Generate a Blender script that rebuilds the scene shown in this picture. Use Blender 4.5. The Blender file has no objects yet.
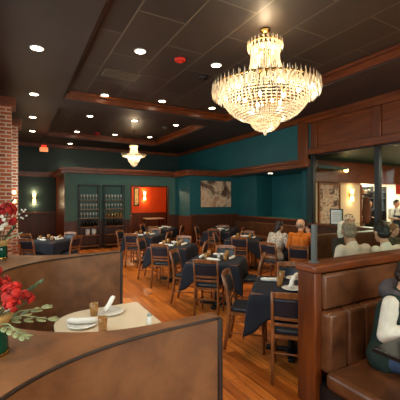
import bpy, bmesh, math, random
from mathutils import Vector, Matrix
random.seed(7)
S = bpy.context.scene
COL = S.collection
PI = math.pi
R = math.radians

# ------------------------------------------------------------------ materials
MATS = {}
def lin(c):
    return tuple(((x/255)/12.92 if x/255 <= 0.04045 else ((x/255+0.055)/1.055)**2.4) for x in c)
def newmat(name):
    m = bpy.data.materials.new(name); m.use_nodes = True
    nt = m.node_tree; b = nt.nodes['Principled BSDF']
    MATS[name] = m
    return m, nt, b
def coords(nt, scale=(1,1,1), rot=(0,0,0), loc=(0,0,0), which='Object'):
    tc = nt.nodes.new('ShaderNodeTexCoord'); mp = nt.nodes.new('ShaderNodeMapping')
    mp.inputs['Scale'].default_value = scale; mp.inputs['Rotation'].default_value = rot
    mp.inputs['Location'].default_value = loc
    nt.links.new(tc.outputs[which], mp.inputs['Vector'])
    return mp.outputs['Vector']
def noise(nt, vec, scale, detail=3, rough=.55, dist=0):
    n = nt.nodes.new('ShaderNodeTexNoise'); n.inputs['Scale'].default_value = scale
    n.inputs['Detail'].default_value = detail; n.inputs['Roughness'].default_value = rough
    n.inputs['Distortion'].default_value = dist
    nt.links.new(vec, n.inputs['Vector']); return n
def ramp(nt, fac, stops):
    r = nt.nodes.new('ShaderNodeValToRGB')
    e = r.color_ramp.elements
    while len(e) < len(stops): e.new(0.5)
    for i, (p, c) in enumerate(stops):
        e[i].position = p; e[i].color = (*lin(c), 1)
    nt.links.new(fac, r.inputs['Fac']); return r.outputs['Color']
def bump(nt, b, h, strength=.2, dist=.01):
    bp = nt.nodes.new('ShaderNodeBump'); bp.inputs['Strength'].default_value = strength
    bp.inputs['Distance'].default_value = dist
    nt.links.new(h, bp.inputs['Height']); nt.links.new(bp.outputs['Normal'], b.inputs['Normal'])
def plain(name, c, rough=.5, metal=0, c2=None, scale=6, bmp=0, spec=.5, stretch=(1,1,1), trans=0, ior=1.45, sheen=0):
    m, nt, b = newmat(name)
    b.inputs['Roughness'].default_value = rough; b.inputs['Metallic'].default_value = metal
    b.inputs['Specular IOR Level'].default_value = spec
    b.inputs['IOR'].default_value = ior
    if trans: b.inputs['Transmission Weight'].default_value = trans
    if sheen: b.inputs['Sheen Weight'].default_value = sheen
    c2 = c2 or tuple(x*.86 for x in c)
    n = noise(nt, coords(nt, stretch), scale)
    nt.links.new(ramp(nt, n.outputs['Fac'], [(.3, c2), (.7, c)]), b.inputs['Base Color'])
    if bmp: bump(nt, b, n.outputs['Fac'], bmp, .01)
    return m
def wood(name, dark, light, stretch=(3,3,25), rough=.35, scale=1.2, spec=.5):
    m, nt, b = newmat(name)
    n = noise(nt, coords(nt, stretch), scale, 4, .6, .6)
    nt.links.new(ramp(nt, n.outputs['Fac'], [(.3, dark), (.7, light)]), b.inputs['Base Color'])
    b.inputs['Roughness'].default_value = rough
    b.inputs['Specular IOR Level'].default_value = spec
    bump(nt, b, n.outputs['Fac'], .06, .004)
    return m
def emit(name, c, strength):
    m, nt, b = newmat(name)
    b.inputs['Base Color'].default_value = (*lin(c), 1)
    b.inputs['Emission Color'].default_value = (*lin(c), 1)
    b.inputs['Emission Strength'].default_value = strength
    return m
def glass(name, c, rough=.02, refl=.008):
    # thin clear glass: mostly transparent with a sharp reflection
    m, nt, b = newmat(name)
    out = nt.nodes['Material Output']
    t = nt.nodes.new('ShaderNodeBsdfTransparent'); t.inputs['Color'].default_value = (*lin(c), 1)
    g = nt.nodes.new('ShaderNodeBsdfGlossy'); g.inputs['Roughness'].default_value = rough
    lw = nt.nodes.new('ShaderNodeLayerWeight'); lw.inputs['Blend'].default_value = .5
    pw = nt.nodes.new('ShaderNodeMath'); pw.operation = 'POWER'; pw.inputs[1].default_value = 5
    nt.links.new(lw.outputs['Facing'], pw.inputs[0])
    f = nt.nodes.new('ShaderNodeMath'); f.operation = 'MULTIPLY_ADD'; f.inputs[1].default_value = .3; f.inputs[2].default_value = refl
    nt.links.new(pw.outputs[0], f.inputs[0])
    x = nt.nodes.new('ShaderNodeMixShader')
    nt.links.new(f.outputs[0], x.inputs[0]); nt.links.new(t.outputs[0], x.inputs[1]); nt.links.new(g.outputs[0], x.inputs[2])
    nt.links.new(x.outputs[0], out.inputs['Surface'])
    nt.nodes.remove(b)
    return m

def floor_mat():
    m, nt, b = newmat('plank floor')
    v = coords(nt, (1,1,1), (0,0,R(90)))
    br = nt.nodes.new('ShaderNodeTexBrick')
    br.inputs['Scale'].default_value = 1; br.inputs['Brick Width'].default_value = 1.3
    br.inputs['Row Height'].default_value = .105; br.inputs['Mortar Size'].default_value = .0025
    br.inputs['Mortar Smooth'].default_value = .2; br.inputs['Bias'].default_value = -.1
    br.offset = .37; br.offset_frequency = 2
    br.inputs['Color1'].default_value = (*lin((228,142,62)),1); br.inputs['Color2'].default_value = (*lin((158,86,34)),1)
    br.inputs['Mortar'].default_value = (*lin((50,22,10)),1)
    nt.links.new(v, br.inputs['Vector'])
    n = noise(nt, coords(nt, (14,1.1,1)), 2.2, 5, .65, .8)
    c = ramp(nt, n.outputs['Fac'], [(.28,(130,84,56)), (.5,(235,214,190)), (.75,(255,248,236))])
    mx = nt.nodes.new('ShaderNodeMix'); mx.data_type = 'RGBA'; mx.blend_type = 'MULTIPLY'
    mx.inputs[0].default_value = .85
    nt.links.new(br.outputs['Color'], mx.inputs[6]); nt.links.new(c, mx.inputs[7])
    nt.links.new(mx.outputs[2], b.inputs['Base Color'])
    b.inputs['Roughness'].default_value = .33
    bump(nt, b, br.outputs['Fac'], -.15, .004)
    return m
def tile_mat():
    m, nt, b = newmat('ceiling tile')
    tc = nt.nodes.new('ShaderNodeTexCoord'); sp = nt.nodes.new('ShaderNodeSeparateXYZ'); cb = nt.nodes.new('ShaderNodeCombineXYZ')
    nt.links.new(tc.outputs['Object'], sp.inputs[0])
    a1 = nt.nodes.new('ShaderNodeMath'); a1.operation = 'ADD'; a1.inputs[1].default_value = .11+7.2
    a2 = nt.nodes.new('ShaderNodeMath'); a2.operation = 'ADD'; a2.inputs[1].default_value = -.696+7.2
    nt.links.new(sp.outputs['Y'], a1.inputs[0]); nt.links.new(sp.outputs['X'], a2.inputs[0])
    nt.links.new(a1.outputs[0], cb.inputs[0]); nt.links.new(a2.outputs[0], cb.inputs[1])
    br = nt.nodes.new('ShaderNodeTexBrick'); br.offset = 0.5
    br.inputs['Scale'].default_value = 1; br.inputs['Brick Width'].default_value = 1.44
    br.inputs['Row Height'].default_value = .72; br.inputs['Mortar Size'].default_value = .011
    br.inputs['Mortar Smooth'].default_value = 0
    br.inputs['Color1'].default_value = (*lin((60,50,43)),1); br.inputs['Color2'].default_value = (*lin((48,40,35)),1)
    br.inputs['Mortar'].default_value = (*lin((96,84,70)),1)
    nt.links.new(cb.outputs[0], br.inputs['Vector'])
    nt.links.new(br.outputs['Color'], b.inputs['Base Color'])
    b.inputs['Roughness'].default_value = .45
    n = noise(nt, coords(nt), 60, 2)
    bump(nt, b, n.outputs['Fac'], .15, .003)
    return m
def brick_mat():
    m, nt, b = newmat('brick')
    tc = nt.nodes.new('ShaderNodeTexCoord'); sp = nt.nodes.new('ShaderNodeSeparateXYZ'); cb = nt.nodes.new('ShaderNodeCombineXYZ')
    nt.links.new(tc.outputs['Object'], sp.inputs[0])
    ad = nt.nodes.new('ShaderNodeMath'); ad.operation = 'ADD'
    nt.links.new(sp.outputs['X'], ad.inputs[0]); nt.links.new(sp.outputs['Y'], ad.inputs[1])
    nt.links.new(ad.outputs[0], cb.inputs[0]); nt.links.new(sp.outputs['Z'], cb.inputs[1])
    br = nt.nodes.new('ShaderNodeTexBrick')
    br.inputs['Scale'].default_value = 1; br.inputs['Brick Width'].default_value = .22
    br.inputs['Row Height'].default_value = .08; br.inputs['Mortar Size'].default_value = .012
    br.inputs['Color1'].default_value = (*lin((190,98,54)),1); br.inputs['Color2'].default_value = (*lin((132,66,38)),1)
    br.inputs['Mortar'].default_value = (*lin((196,176,156)),1)
    nt.links.new(cb.outputs[0], br.inputs['Vector'])
    nt.links.new(br.outputs['Color'], b.inputs['Base Color'])
    b.inputs['Roughness'].default_value = .85
    bump(nt, b, br.outputs['Fac'], -.5, .01)
    return m
def leather(name, dark, light, rough=.38):
    m, nt, b = newmat(name)
    n = noise(nt, coords(nt), 4.5, 5, .6, .4)
    nt.links.new(ramp(nt, n.outputs['Fac'], [(.3, dark), (.72, light)]), b.inputs['Base Color'])
    b.inputs['Roughness'].default_value = rough
    n2 = noise(nt, coords(nt), 90, 2)
    bump(nt, b, n2.outputs['Fac'], .12, .003)
    return m
def art_mat(name, stops, scale, dist=1.5):
    m, nt, b = newmat(name)
    n = noise(nt, coords(nt), scale, 5, .6, dist)
    nt.links.new(ramp(nt, n.outputs['Fac'], stops), b.inputs['Base Color'])
    b.inputs['Roughness'].default_value = .6
    return m
def crystal_mat():
    m, nt, b = newmat('crystal')
    out = nt.nodes['Material Output']
    tr = nt.nodes.new('ShaderNodeBsdfTranslucent'); tr.inputs['Color'].default_value = (*lin((255,250,240)),1)
    tp = nt.nodes.new('ShaderNodeBsdfTransparent'); tp.inputs['Color'].default_value = (*lin((255,246,230)),1)
    gl = nt.nodes.new('ShaderNodeBsdfGlossy'); gl.inputs['Roughness'].default_value = .12
    gl.inputs['Color'].default_value = (*lin((255,244,224)),1)
    m1 = nt.nodes.new('ShaderNodeMixShader'); m1.inputs[0].default_value = .35
    m2 = nt.nodes.new('ShaderNodeMixShader'); m2.inputs[0].default_value = .3
    nt.links.new(tr.outputs[0], m1.inputs[1]); nt.links.new(tp.outputs[0], m1.inputs[2])
    nt.links.new(m1.outputs[0], m2.inputs[1]); nt.links.new(gl.outputs[0], m2.inputs[2])
    nt.links.new(m2.outputs[0], out.inputs['Surface']); nt.nodes.remove(b)
    return m

FLOOR = floor_mat(); TILE = tile_mat(); BRICK = brick_mat(); CRYSTAL = crystal_mat()
SOFFIT = plain('dark soffit paint', (62,52,46), .5, c2=(54,45,40), scale=2)
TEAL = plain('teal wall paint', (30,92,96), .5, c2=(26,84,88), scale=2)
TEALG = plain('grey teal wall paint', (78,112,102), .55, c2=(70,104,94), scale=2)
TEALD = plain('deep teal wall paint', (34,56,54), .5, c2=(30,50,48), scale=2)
ORANGE = plain('orange wall paint', (206,72,14), .6, c2=(196,64,10), scale=2)
CREAM = plain('cream wall paint', (226,206,172), .7, c2=(218,197,162), scale=2)
WHITEW = plain('kitchen white', (226,216,198), .5)
SHADETRIM = wood('shaded cherry trim', (30,20,15), (44,30,22), (3,1,12))  # trim wood darkened so the left tray edges look unlit
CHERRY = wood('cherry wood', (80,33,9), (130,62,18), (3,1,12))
CHERRYV = wood('cherry wood upright', (76,32,9), (122,58,18), (12,12,1))
WAINS = wood('wainscot wood', (62,31,17), (94,48,26), (12,12,1), .45)
CHAIRW = wood('chair walnut', (96,54,28), (166,100,54), (8,8,2), .35)
LEATH = leather('brown leather', (92,56,34), (144,94,58), .36)
LEATHD = leather('dark brown leather', (76,43,24), (118,70,40), .32)
PIPE = plain('dark piping', (44,28,20), .45)
NAVYP = plain('navy vinyl', (30,36,48), .38, c2=(25,30,40))
NAVYC = plain('navy cloth', (24,27,40), .85, c2=(19,22,33), scale=12)
BLACKM = plain('black metal', (24,23,24), .4, c2=(20,19,20))
STEEL = plain('brushed steel', (170,168,162), .3, metal=1)
BRASS = plain('brass', (190,150,80), .25, metal=1)
WHITEC = plain('white napkin cloth', (240,234,224), .9, c2=(228,220,208), scale=20)
CERAM = plain('white ceramic', (238,232,222), .25)
TABLEC = plain('cream laminate', (226,206,176), .3, c2=(220,199,168))
TABLEB = plain('black laminate', (34,29,27), .25)
AMBER = plain('amber glass', (255,200,128), .1, trans=.75, c2=(250,188,112))
GREENG = plain('green glass', (14,92,66), .08, trans=.45)
STRAW = plain('straw ribbon', (196,152,90), .7, c2=(160,116,60), scale=40)
RED = plain('red petal', (196,26,8), .75, c2=(110,6,3), scale=30)
WBERRY = plain('white berry', (240,226,204), .5)
LEAFG = plain('grey green leaf', (150,150,108), .6, c2=(110,116,78), scale=20)
LEAFD = plain('dark green leaf', (70,84,44), .6, c2=(48,60,30), scale=20)
STEMG = plain('stem', (84,78,44), .7)
LED = emit('lamp lens', (255,236,204), 14)
BULB = emit('bulb', (255,222,160), 30)
SHADE = emit('sconce shade', (255,210,140), 4)
EXITR = emit('exit red', (235,50,28), .9)
EXITB = emit('exit body lit', (255,170,110), .45)
CLEAR = glass('clear glass', (240,246,242))
WINEG = plain('wine glass', (232,234,226), .1, trans=.2)
BOTTLE = plain('dark bottle', (26,30,24), .15)
WHITEP = plain('white plastic', (230,226,218), .5)
FLUO = emit('fluorescent tube', (255,246,226), 6)
REDP = plain('red plastic', (206,40,24), .5)
GREYM = plain('grey metal', (88,88,84), .4, c2=(76,76,72))
VENTM = plain('vent bronze', (104,90,72), .4)

# ------------------------------------------------------------------ mesh helpers
class MB:
    def __init__(s): s.v = []; s.f = []
    def add(s, vs, fs):
        k = len(s.v); s.v += [tuple(p) for p in vs]; s.f += [tuple(i+k for i in f) for f in fs]; return s
    def box(s, x0, x1, y0, y1, z0, z1, M=None):
        vs = [Vector(p) for p in ((x0,y0,z0),(x1,y0,z0),(x1,y1,z0),(x0,y1,z0),(x0,y0,z1),(x1,y0,z1),(x1,y1,z1),(x0,y1,z1))]
        if M: vs = [M @ p for p in vs]
        return s.add(vs, [(0,3,2,1),(4,5,6,7),(0,1,5,4),(1,2,6,5),(2,3,7,6),(3,0,4,7)])
    def prism(s, poly, z0, z1):
        n = len(poly)
        vs = [(x,y,z0) for x,y in poly] + [(x,y,z1) for x,y in poly]
        return s.add(vs, [tuple(range(n-1,-1,-1)), tuple(range(n,2*n))] + [(i,(i+1)%n,(i+1)%n+n,i+n) for i in range(n)])
    def tube(s, pts, r, n=8, flat=1.0):
        pts = [Vector(p) for p in pts]; rs = r if isinstance(r,(list,tuple)) else [r]*len(pts)
        rings = []
        up = None
        for i, p in enumerate(pts):
            t = (pts[min(i+1,len(pts)-1)] - pts[max(i-1,0)]).normalized()
            if up is None:
                up = Vector((0,0,1)) if abs(t.z) < .9 else Vector((0,1,0))
            a = t.cross(up)
            a = a.normalized() if a.length > 1e-6 else t.orthogonal().normalized()
            b = a.cross(t).normalized(); up = b
            rings.append([p + (a*math.cos(2*PI*k/n) + b*math.sin(2*PI*k/n)*flat)*rs[i] for k in range(n)])
        vs = [q for rg in rings for q in rg]
        fs = [(i*n+k, i*n+(k+1)%n, (i+1)*n+(k+1)%n, (i+1)*n+k) for i in range(len(rings)-1) for k in range(n)]
        fs += [tuple(range(n-1,-1,-1)), tuple((len(rings)-1)*n+k for k in range(n))]
        return s.add(vs, fs)
    def lathe(s, prof, c=(0,0,0), n=20, M=None):
        vs = []; fs = []
        for r, z in prof:
            for k in range(n):
                p = Vector((c[0]+r*math.cos(2*PI*k/n), c[1]+r*math.sin(2*PI*k/n), c[2]+z))
                vs.append(M @ p if M else p)
        for i in range(len(prof)-1):
            for k in range(n):
                fs.append((i*n+k, i*n+(k+1)%n, (i+1)*n+(k+1)%n, (i+1)*n+k))
        return s.add(vs, fs)
    def ell(s, c, rx, ry, rz, n=12, m=8, M=None):
        vs = []; fs = []
        c = Vector(c)
        for j in range(m+1):
            th = PI*j/m
            for k in range(n):
                ph = 2*PI*k/n
                p = Vector((rx*math.sin(th)*math.cos(ph), ry*math.sin(th)*math.sin(ph), -rz*math.cos(th)))
                if M: p = M @ p
                vs.append(c+p)
        for j in range(m):
            for k in range(n):
                a,b,cc,d = j*n+k, j*n+(k+1)%n, (j+1)*n+(k+1)%n, (j+1)*n+k
                if j == 0: fs.append((a,cc,d))
                elif j == m-1: fs.append((a,b,d))
                else: fs.append((a,b,cc,d))
        return s.add(vs, fs)
    def cap(s, p0, r0, p1, r1, n=12):
        p0, p1 = Vector(p0), Vector(p1); d = p1-p0; L = d.length
        q = d.to_track_quat('Z','Y').to_matrix()
        pr = [(max(1e-4,r0*math.sin(a)), -r0*math.cos(a)) for a in [PI/2*i/4 for i in range(5)]]
        pr += [(max(1e-4,r1*math.cos(a)), L + r1*math.sin(a)) for a in [PI/2*i/4 for i in range(5)]]
        M = Matrix.Translation(p0) @ q.to_4x4()
        return s.lathe(pr, (0,0,0), n, M)
    def build(s, name, mat, parent=None, smooth=False, bevel=0, seg=2, weld=False):
        me = bpy.data.meshes.new(name); me.from_pydata(s.v, [], s.f)
        bm = bmesh.new(); bm.from_mesh(me)
        if weld: bmesh.ops.remove_doubles(bm, verts=bm.verts, dist=1e-4)
        bmesh.ops.recalc_face_normals(bm, faces=bm.faces)
        bm.to_mesh(me); bm.free()
        me.materials.append(mat)
        o = bpy.data.objects.new(name, me); COL.objects.link(o)
        if parent: o.parent = parent
        if smooth:
            for p in me.polygons: p.use_smooth = True
        if bevel:
            md = o.modifiers.new('bevel','BEVEL'); md.width = bevel; md.segments = seg; md.limit_method = 'ANGLE'; md.angle_limit = R(40)
            for p in me.polygons: p.use_smooth = True
            try: me.set_sharp_from_angle(angle=R(50))
            except Exception: pass
        return o
def box(name, mat, x0,x1,y0,y1,z0,z1, parent=None, bevel=0, seg=2):
    return MB().box(x0,x1,y0,y1,z0,z1).build(name, mat, parent, bevel=bevel, seg=seg)
def tag(o, label, cat, group=None):
    o['label'] = label; o['category'] = cat
    if group: o['group'] = group
    return o
def thing(name, label, cat, loc=(0,0,0), rotz=0, group=None):
    o = bpy.data.objects.new(name, None); COL.objects.link(o)
    o.location = loc; o.rotation_euler = (0,0,rotz); o.empty_display_size = .1
    return tag(o, label, cat, group)
def struct(o): o['kind'] = 'structure'; return o
def sbox(name, mat, *a, bevel=0, parent=None):
    o = box(name, mat, *a, parent=parent, bevel=bevel)
    return o if parent else struct(o)
def kids(o): return [c for c in bpy.data.objects if c.parent == o]
def dup(root, loc, rotz, label, group=None, scale=None):
    r = root.copy(); COL.objects.link(r); r.location = loc; r.rotation_euler = (0,0,rotz)
    if scale: r.scale = (scale,)*3
    r['label'] = label
    if group: r['group'] = group
    for ch in kids(root):
        c = ch.copy(); COL.objects.link(c); c.parent = r
        for g in kids(ch):
            d = g.copy(); COL.objects.link(d); d.parent = c
    return r

# ------------------------------------------------------------------ camera
YAW = 29.4
cd = bpy.data.cameras.new('camera'); cam = bpy.data.objects.new('camera', cd); COL.objects.link(cam)
cam.location = (0,0,1.75); cam.rotation_euler = (R(90),0,R(-YAW))
cd.sensor_width = 36; cd.lens = 36*325/400; cd.clip_start = .02
S.camera = cam

# ------------------------------------------------------------------ setting
LW = -.5; ZC = 4.1; ZT = 4.3
sbox('floor', FLOOR, -1,17,-4.3,15.3,-.1,0)
# soffit ring round two trays
T1x0,T1x1,T1y0,T1y1 = .92,5.55,-2.6,8.2
T2x0,T2x1,T2y0,T2y1 = .92,5.3,8.95,13.3
m = MB()
m.box(-1,T1x0,-4.3,15.3,ZC,ZC+.22)
m.box(T1x1,7.5,-4.3,T2y0,ZC,ZC+.22); m.box(T2x1,7.5,T2y0,15.3,ZC,ZC+.22)
m.box(T1x0,T1x1,-4.3,T1y0,ZC,ZC+.22)
m.box(T1x0,T1x1,T1y1,T2y0,ZC,ZC+.22)
m.box(T2x0,T2x1,T2y1,15.3,ZC,ZC+.22)
struct(m.build('ceiling', SOFFIT))
m = MB(); m.box(T1x0-.1,T1x1+.1,T1y0-.1,T1y1+.1,ZT,ZT+.08); m.box(T2x0-.1,T2x1+.1,T2y0-.1,T2y1+.1,ZT,ZT+.08)
struct(m.build('ceiling', TILE))
# tray mouldings
k = 1
def tray(x0,x1,y0,y1):
    global k
    w, g, z0 = .05, .1, ZC+.03
    for (a,b,c,d) in ((x0,x0+w,y0,y1),(x1-w,x1,y0,y1),(x0+w,x1-w,y0,y0+w),(x0+w,x1-w,y1-w,y1)):
        m = MB().box(a,b,c,d,z0,ZT)
        if b-a < d-c:
            m.box(*((b,b+g) if a == x0 else (a-g,a)),c,d,ZT-.05,ZT)
        else:
            m.box(a,b,*((d,d+g) if c == y0 else (c-g,c)),ZT-.05,ZT)
        struct(m.build('trim_%d' % k, SHADETRIM if a == x0 else CHERRY, bevel=.008)); k += 1
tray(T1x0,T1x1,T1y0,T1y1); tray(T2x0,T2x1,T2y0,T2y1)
def trim(mat, *a, bevel=.01):
    global k
    o = sbox('trim_%d' % k, mat, *a, bevel=bevel); k += 1
    return o

# back wall
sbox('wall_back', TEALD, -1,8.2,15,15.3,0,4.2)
trim(CHERRY, LW,1.47,14.9,15,2.72,2.92)
trim(CHERRY, LW,1.47,14.93,15,1.2,1.26)
sbox('wall_back', WAINS, LW,1.47,14.96,15,0,1.2)
trim(CHERRY, LW,7.2,14.9,15,3.95,4.1)
# low wall with the doorway (box room)
BY = 12.3; BH = 2.72
dx0,dx1,dz = 3.88,5.39,2.27
def wallY(y0,y1,x0,x1,z0,z1,mat,name='wall_back'): return sbox(name, mat, x0,x1,y0,y1,z0,z1)
m = MB(); m.box(1.47,dx0,BY,BY+.12,0,BH); m.box(dx1,5.75,BY,BY+.12,0,BH); m.box(dx0,dx1,BY,BY+.12,dz,BH)
struct(m.build('wall_back', TEALG))
sbox('wall_left', CHERRYV, 1.45,1.47,BY,14.95,0,BH); sbox('wall_left', ORANGE, 1.47,1.55,BY+.12,14.9,0,BH)
sbox('ceiling', SOFFIT, 1.47,8.1,BY,15,BH,BH+.06)
sbox('ceiling', SOFFIT, 5.75,8.1,11.1,BY,BH,BH+.06)
trim(CHERRY, 1.32,5.72,BY-.15,BY,2.7,2.9); trim(CHERRY, 1.32,1.45,BY,14.9,2.7,2.9)
trim(CHERRY, 1.26,5.68,BY-.21,BY-.15,2.8,2.9)
sbox('wall_back', WAINS, dx1+.06,5.74,BY-.02,BY,0,1.15)
sbox('wall_back', WAINS, 1.47,dx0-.06,BY-.02,BY,0,1.0)
# door casing
dc = MB(); dc.box(dx0-.05,dx0,BY-.03,BY+.14,0,dz+.05); dc.box(dx1,dx1+.05,BY-.03,BY+.14,0,dz+.05); dc.box(dx0,dx1,BY-.03,BY+.14,dz,dz+.05)
struct(dc.build('trim_%d' % k, CHERRYV)); k += 1
# orange room
sbox('wall_back', ORANGE, 1.55,8.1,14.8,14.95,1.15,BH); sbox('wall_back', WAINS, 1.55,8.1,14.75,14.95,0,1.15)
sbox('wall_right', ORANGE, 6.6,6.7,BY+.12,14.8,0,BH)
# art wall and its return
AY = 11.0; AX = 5.75; RX = 8.0
sbox('wall_right', TEAL, AX,AX+.1,AY+.12,BY,0,BH)
sbox('wall_back', TEAL, AX,RX+.1,AY,AY+.12,0,BH)
sbox('wall_back', WAINS, AX-.02,RX,AY-.03,AY,0,1.13); trim(CHERRY, AX-.02,RX,AY-.05,AY,1.13,1.18)
sbox('wall_right', WAINS, AX-.03,AX,AY,BY,0,1.13)
trim(CHERRYV, AX-.04,AX+.08,AY-.07,AY-.03,0,1.13)
trim(CHERRY, AX-.12,7.05,AY-.15,AY+.02,2.68,2.9); trim(CHERRY, AX-.14,AX,AY,BY,2.68,2.9)
# bulkhead
sbox('wall_right', TEAL, 7.2,7.4,6.43,15,2.9,4.1)
trim(CHERRY, 7.06,7.5,6.45,15,2.68,2.9)
trim(CHERRY, 7.0,7.06,6.45,15,2.8,2.9)
sbox('ceiling', TEAL, 7.5,8.8,6.43,11,2.68,2.74)
trim(CHERRY, 7.08,7.2,6.85,15,3.95,4.1)
# lower right wall with niche
ny0,ny1,nx = 7.48,9.77,8.75
m = MB(); m.box(RX,RX+.1,7.2,ny0,0,2.7); m.box(RX,RX+.1,ny1,AY,0,2.7); m.box(RX,RX+.1,ny0,ny1,0,1.12)
struct(m.build('wall_right', TEAL))
m = MB(); m.box(nx,nx+.1,ny0-.1,ny1+.1,1.0,2.7); m.box(RX+.1,nx,ny1,ny1+.1,1,2.7); m.box(RX+.1,nx,ny0-.1,ny0,1,2.7); m.box(RX+.1,nx,ny0,ny1,1.05,1.12)
struct(m.build('wall_right', TEAL))
trim(TEAL, RX-.04,RX,ny0-.3,ny0,1.12,2.68)
trim(TEAL, RX-.03,RX,ny1,ny1+.12,1.12,2.68)
sbox('wall_right', WAINS, RX-.02,RX,7.2,AY,0,1.06); trim(CHERRY, RX-.08,RX+.02,7.2,AY,1.06,1.12)
# window wall
WX = 7.2
sbox('wall_right', WAINS, WX,WX+.2,-4.3,6.5,0,1.04)
trim(CHERRY, WX-.06,WX+.3,-4.3,6.5,1.04,1.1)
sbox('wall_right', CHERRY, WX+.02,WX+.2,-4.3,6.5,3.02,4.1)
trim(CHERRYV, WX-.07,WX+.02,6.5,6.86,2.9,4.1); trim(CHERRY, WX-.06,WX+.02,-4.3,6.5,3.02,3.2); trim(CHERRY, WX-.1,WX+.02,-4.3,6.5,3.9,4.1)
trim(CHERRY, WX-.14,WX-.06,-4.3,6.85,4.0,4.1)
for y in (6.2,4.4,2.6,.8,-1.0,-2.8): trim(CHERRYV, WX-.03,WX+.02,y,y+.22,3.2,3.9)
struct(MB().prism([(7.2,6.4),(7.26,6.4),(8.1,7.16),(8.1,7.3),(7.98,7.3),(7.2,6.56)],0,3.1).build('wall_right', TEALD))
# window: mullions and panes
ys = [6.43,4.53,2.65,.77,-1.1,-3.0]
wi = MB()
for y in ys: wi.box(WX+.02,WX+.14,y-.055,y+.055,1.1,3.02)
wi.box(WX+.02,WX+.12,-4.3,6.43,2.98,3.02)
w1 = struct(wi.build('window_1', BLACKM, bevel=.005))
for i in range(len(ys)-1):
    MB().box(WX+.07,WX+.078,ys[i+1]+.055,ys[i]-.055,1.1,2.98).build('pane', CLEAR, w1)
# near walls: left wall (brick piers, windows) and front wall behind the photographer
LWINS = [(-.2,3.4),(4.1,7.2),(8.5,9.7)]
m = MB(); y = -4.3
for a,b in LWINS:
    m.box(LW-.3,LW,y,a,0,4.1); m.box(LW-.3,LW,a,b,0,1.0); m.box(LW-.3,LW,a,b,3.2,4.1); y = b
m.box(LW-.3,LW,y,15,0,4.1)
struct(m.build('wall_left', BRICK))
for i,(a,b) in enumerate(LWINS):
    wf = MB(); 
    wf.box(LW-.2,LW-.1,a,a+.06,1,3.2); wf.box(LW-.2,LW-.1,b-.06,b,1,3.2); wf.box(LW-.2,LW-.1,a,b,1,1.06); wf.box(LW-.2,LW-.1,a,b,3.14,3.2)
    c = (a+b)/2; wf.box(LW-.2,LW-.1,c-.03,c+.03,1,3.2)
    w = struct(wf.build('window_%d' % (i+2), BLACKM))
    MB().box(LW-.155,LW-.15,a+.06,b-.06,1.06,3.14).build('pane', CLEAR, w)
sbox('wall_left', BRICK, LW,-.1,7.9,8.35,0,3.72); sbox('wall_left', BRICK, LW,.03,9.9,10.5,0,3.72)
trim(CHERRY, LW,-.02,7.82,8.4,3.72,3.9); trim(CHERRY, LW,.11,9.82,10.56,3.72,3.9)
trim(CHERRY, LW,LW+.16,-4.3,15,3.85,4.1); trim(CHERRY, LW,LW+.1,-4.3,15,3.5,3.62)
# front wall with a wide window
m = MB(); m.box(-1,.3,-4.3,-4,0,4.1); m.box(6.4,7.5,-4.3,-4,0,4.1); m.box(.3,6.4,-4.3,-4,0,.8); m.box(.3,6.4,-4.3,-4,3.3,4.1)
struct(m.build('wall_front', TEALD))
wf = MB()
for x in (.3,1.8,3.32,4.84,6.34): wf.box(x,x+.06,-4.2,-4.1,.8,3.3)
wf.box(.3,6.4,-4.2,-4.1,.8,.86); wf.box(.3,6.4,-4.2,-4.1,3.24,3.3)
w = struct(wf.build('window_5', BLACKM)); MB().box(.36,6.34,-4.155,-4.15,.86,3.24).build('pane', CLEAR, w)

# the lit room behind the right window
CY = 7.2
sbox('wall_back', CREAM, 8.1,10.55,CY,CY+.12,0,3.1); pass
sbox('ceiling', TEAL, 7.4,17,-4.3,7.12,3.1,3.2); sbox('ceiling', CREAM, 10.43,17,7.12,9.6,2.6,2.7)
trim(CHERRY, 8.0,16.6,6.98,7.12,2.32,3.0); sbox('wall_back', TEALD, 8.0,16.6,7.0,7.12,3.0,3.1)
sbox('wall_right', CREAM, 16.6,16.7,-4.3,9.6,0,3.1)
sbox('wall_front', CREAM, 7.4,16.7,-4.4,-4.3,0,3.1)
sbox('wall_back', WHITEW, 10.55,16.7,8.3,8.4,0,2.6); sbox('wall_left', WHITEW, 10.43,10.55,CY+.12,8.3,0,2.6)
trim(CHERRYV, 10.52,10.6,CY-.03,CY+.14,0,2.3)

# ------------------------------------------------------------------ curved booth
inner = [(.905,1.49),(.75,1.48),(.55,1.482),(.40,1.50),(.27,1.545),(.13,1.63),(.01,1.74),(-.09,1.88),(-.16,2.06),(-.19,2.3),(-.2,2.62),(-.185,2.88),(-.13,3.14),(-.04,3.33),(.1,3.48),(.24,3.57),(.4,3.635),(.7,3.71),(1.06,3.785)]
outn = [(-.44,.25),(-.37,.62),(-.25,.9),(-.045,1.16),(.13,1.29),(.33,1.365),(.55,1.40),(.75,1.41),(.905,1.415)]
outf = [(1.06,3.87),(.75,3.84),(.48,3.85),(.25,3.91),(.05,4.03),(-.12,4.22),(-.28,4.55),(-.4,4.9),(-.44,5.2)]
def smooth(pts, n=4):
    out = []
    for i in range(len(pts)-1):
        p0,p1,p2,p3 = pts[max(i-1,0)],pts[i],pts[i+1],pts[min(i+2,len(pts)-1)]
        for j in range(n):
            t = j/n
            out.append(tuple(.5*(2*p1[a]+(p2[a]-p0[a])*t+(2*p0[a]-5*p1[a]+4*p2[a]-p3[a])*t*t+(3*p1[a]-p0[a]-3*p2[a]+p3[a])*t**3) for a in (0,1)))
    out.append(pts[-1]); return out
inner, outn, outf = smooth(inner), smooth(outn), smooth(outf)
BZ = 1.15
booth = thing('curved_booth', 'brown leather curved booth wrapping round the cream table in the foreground', 'booth', (0,0,0))
def strip(ml, mr, z0, z1): pass
poly = outn + inner + outf          # outn ends at right near end, inner starts there
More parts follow.
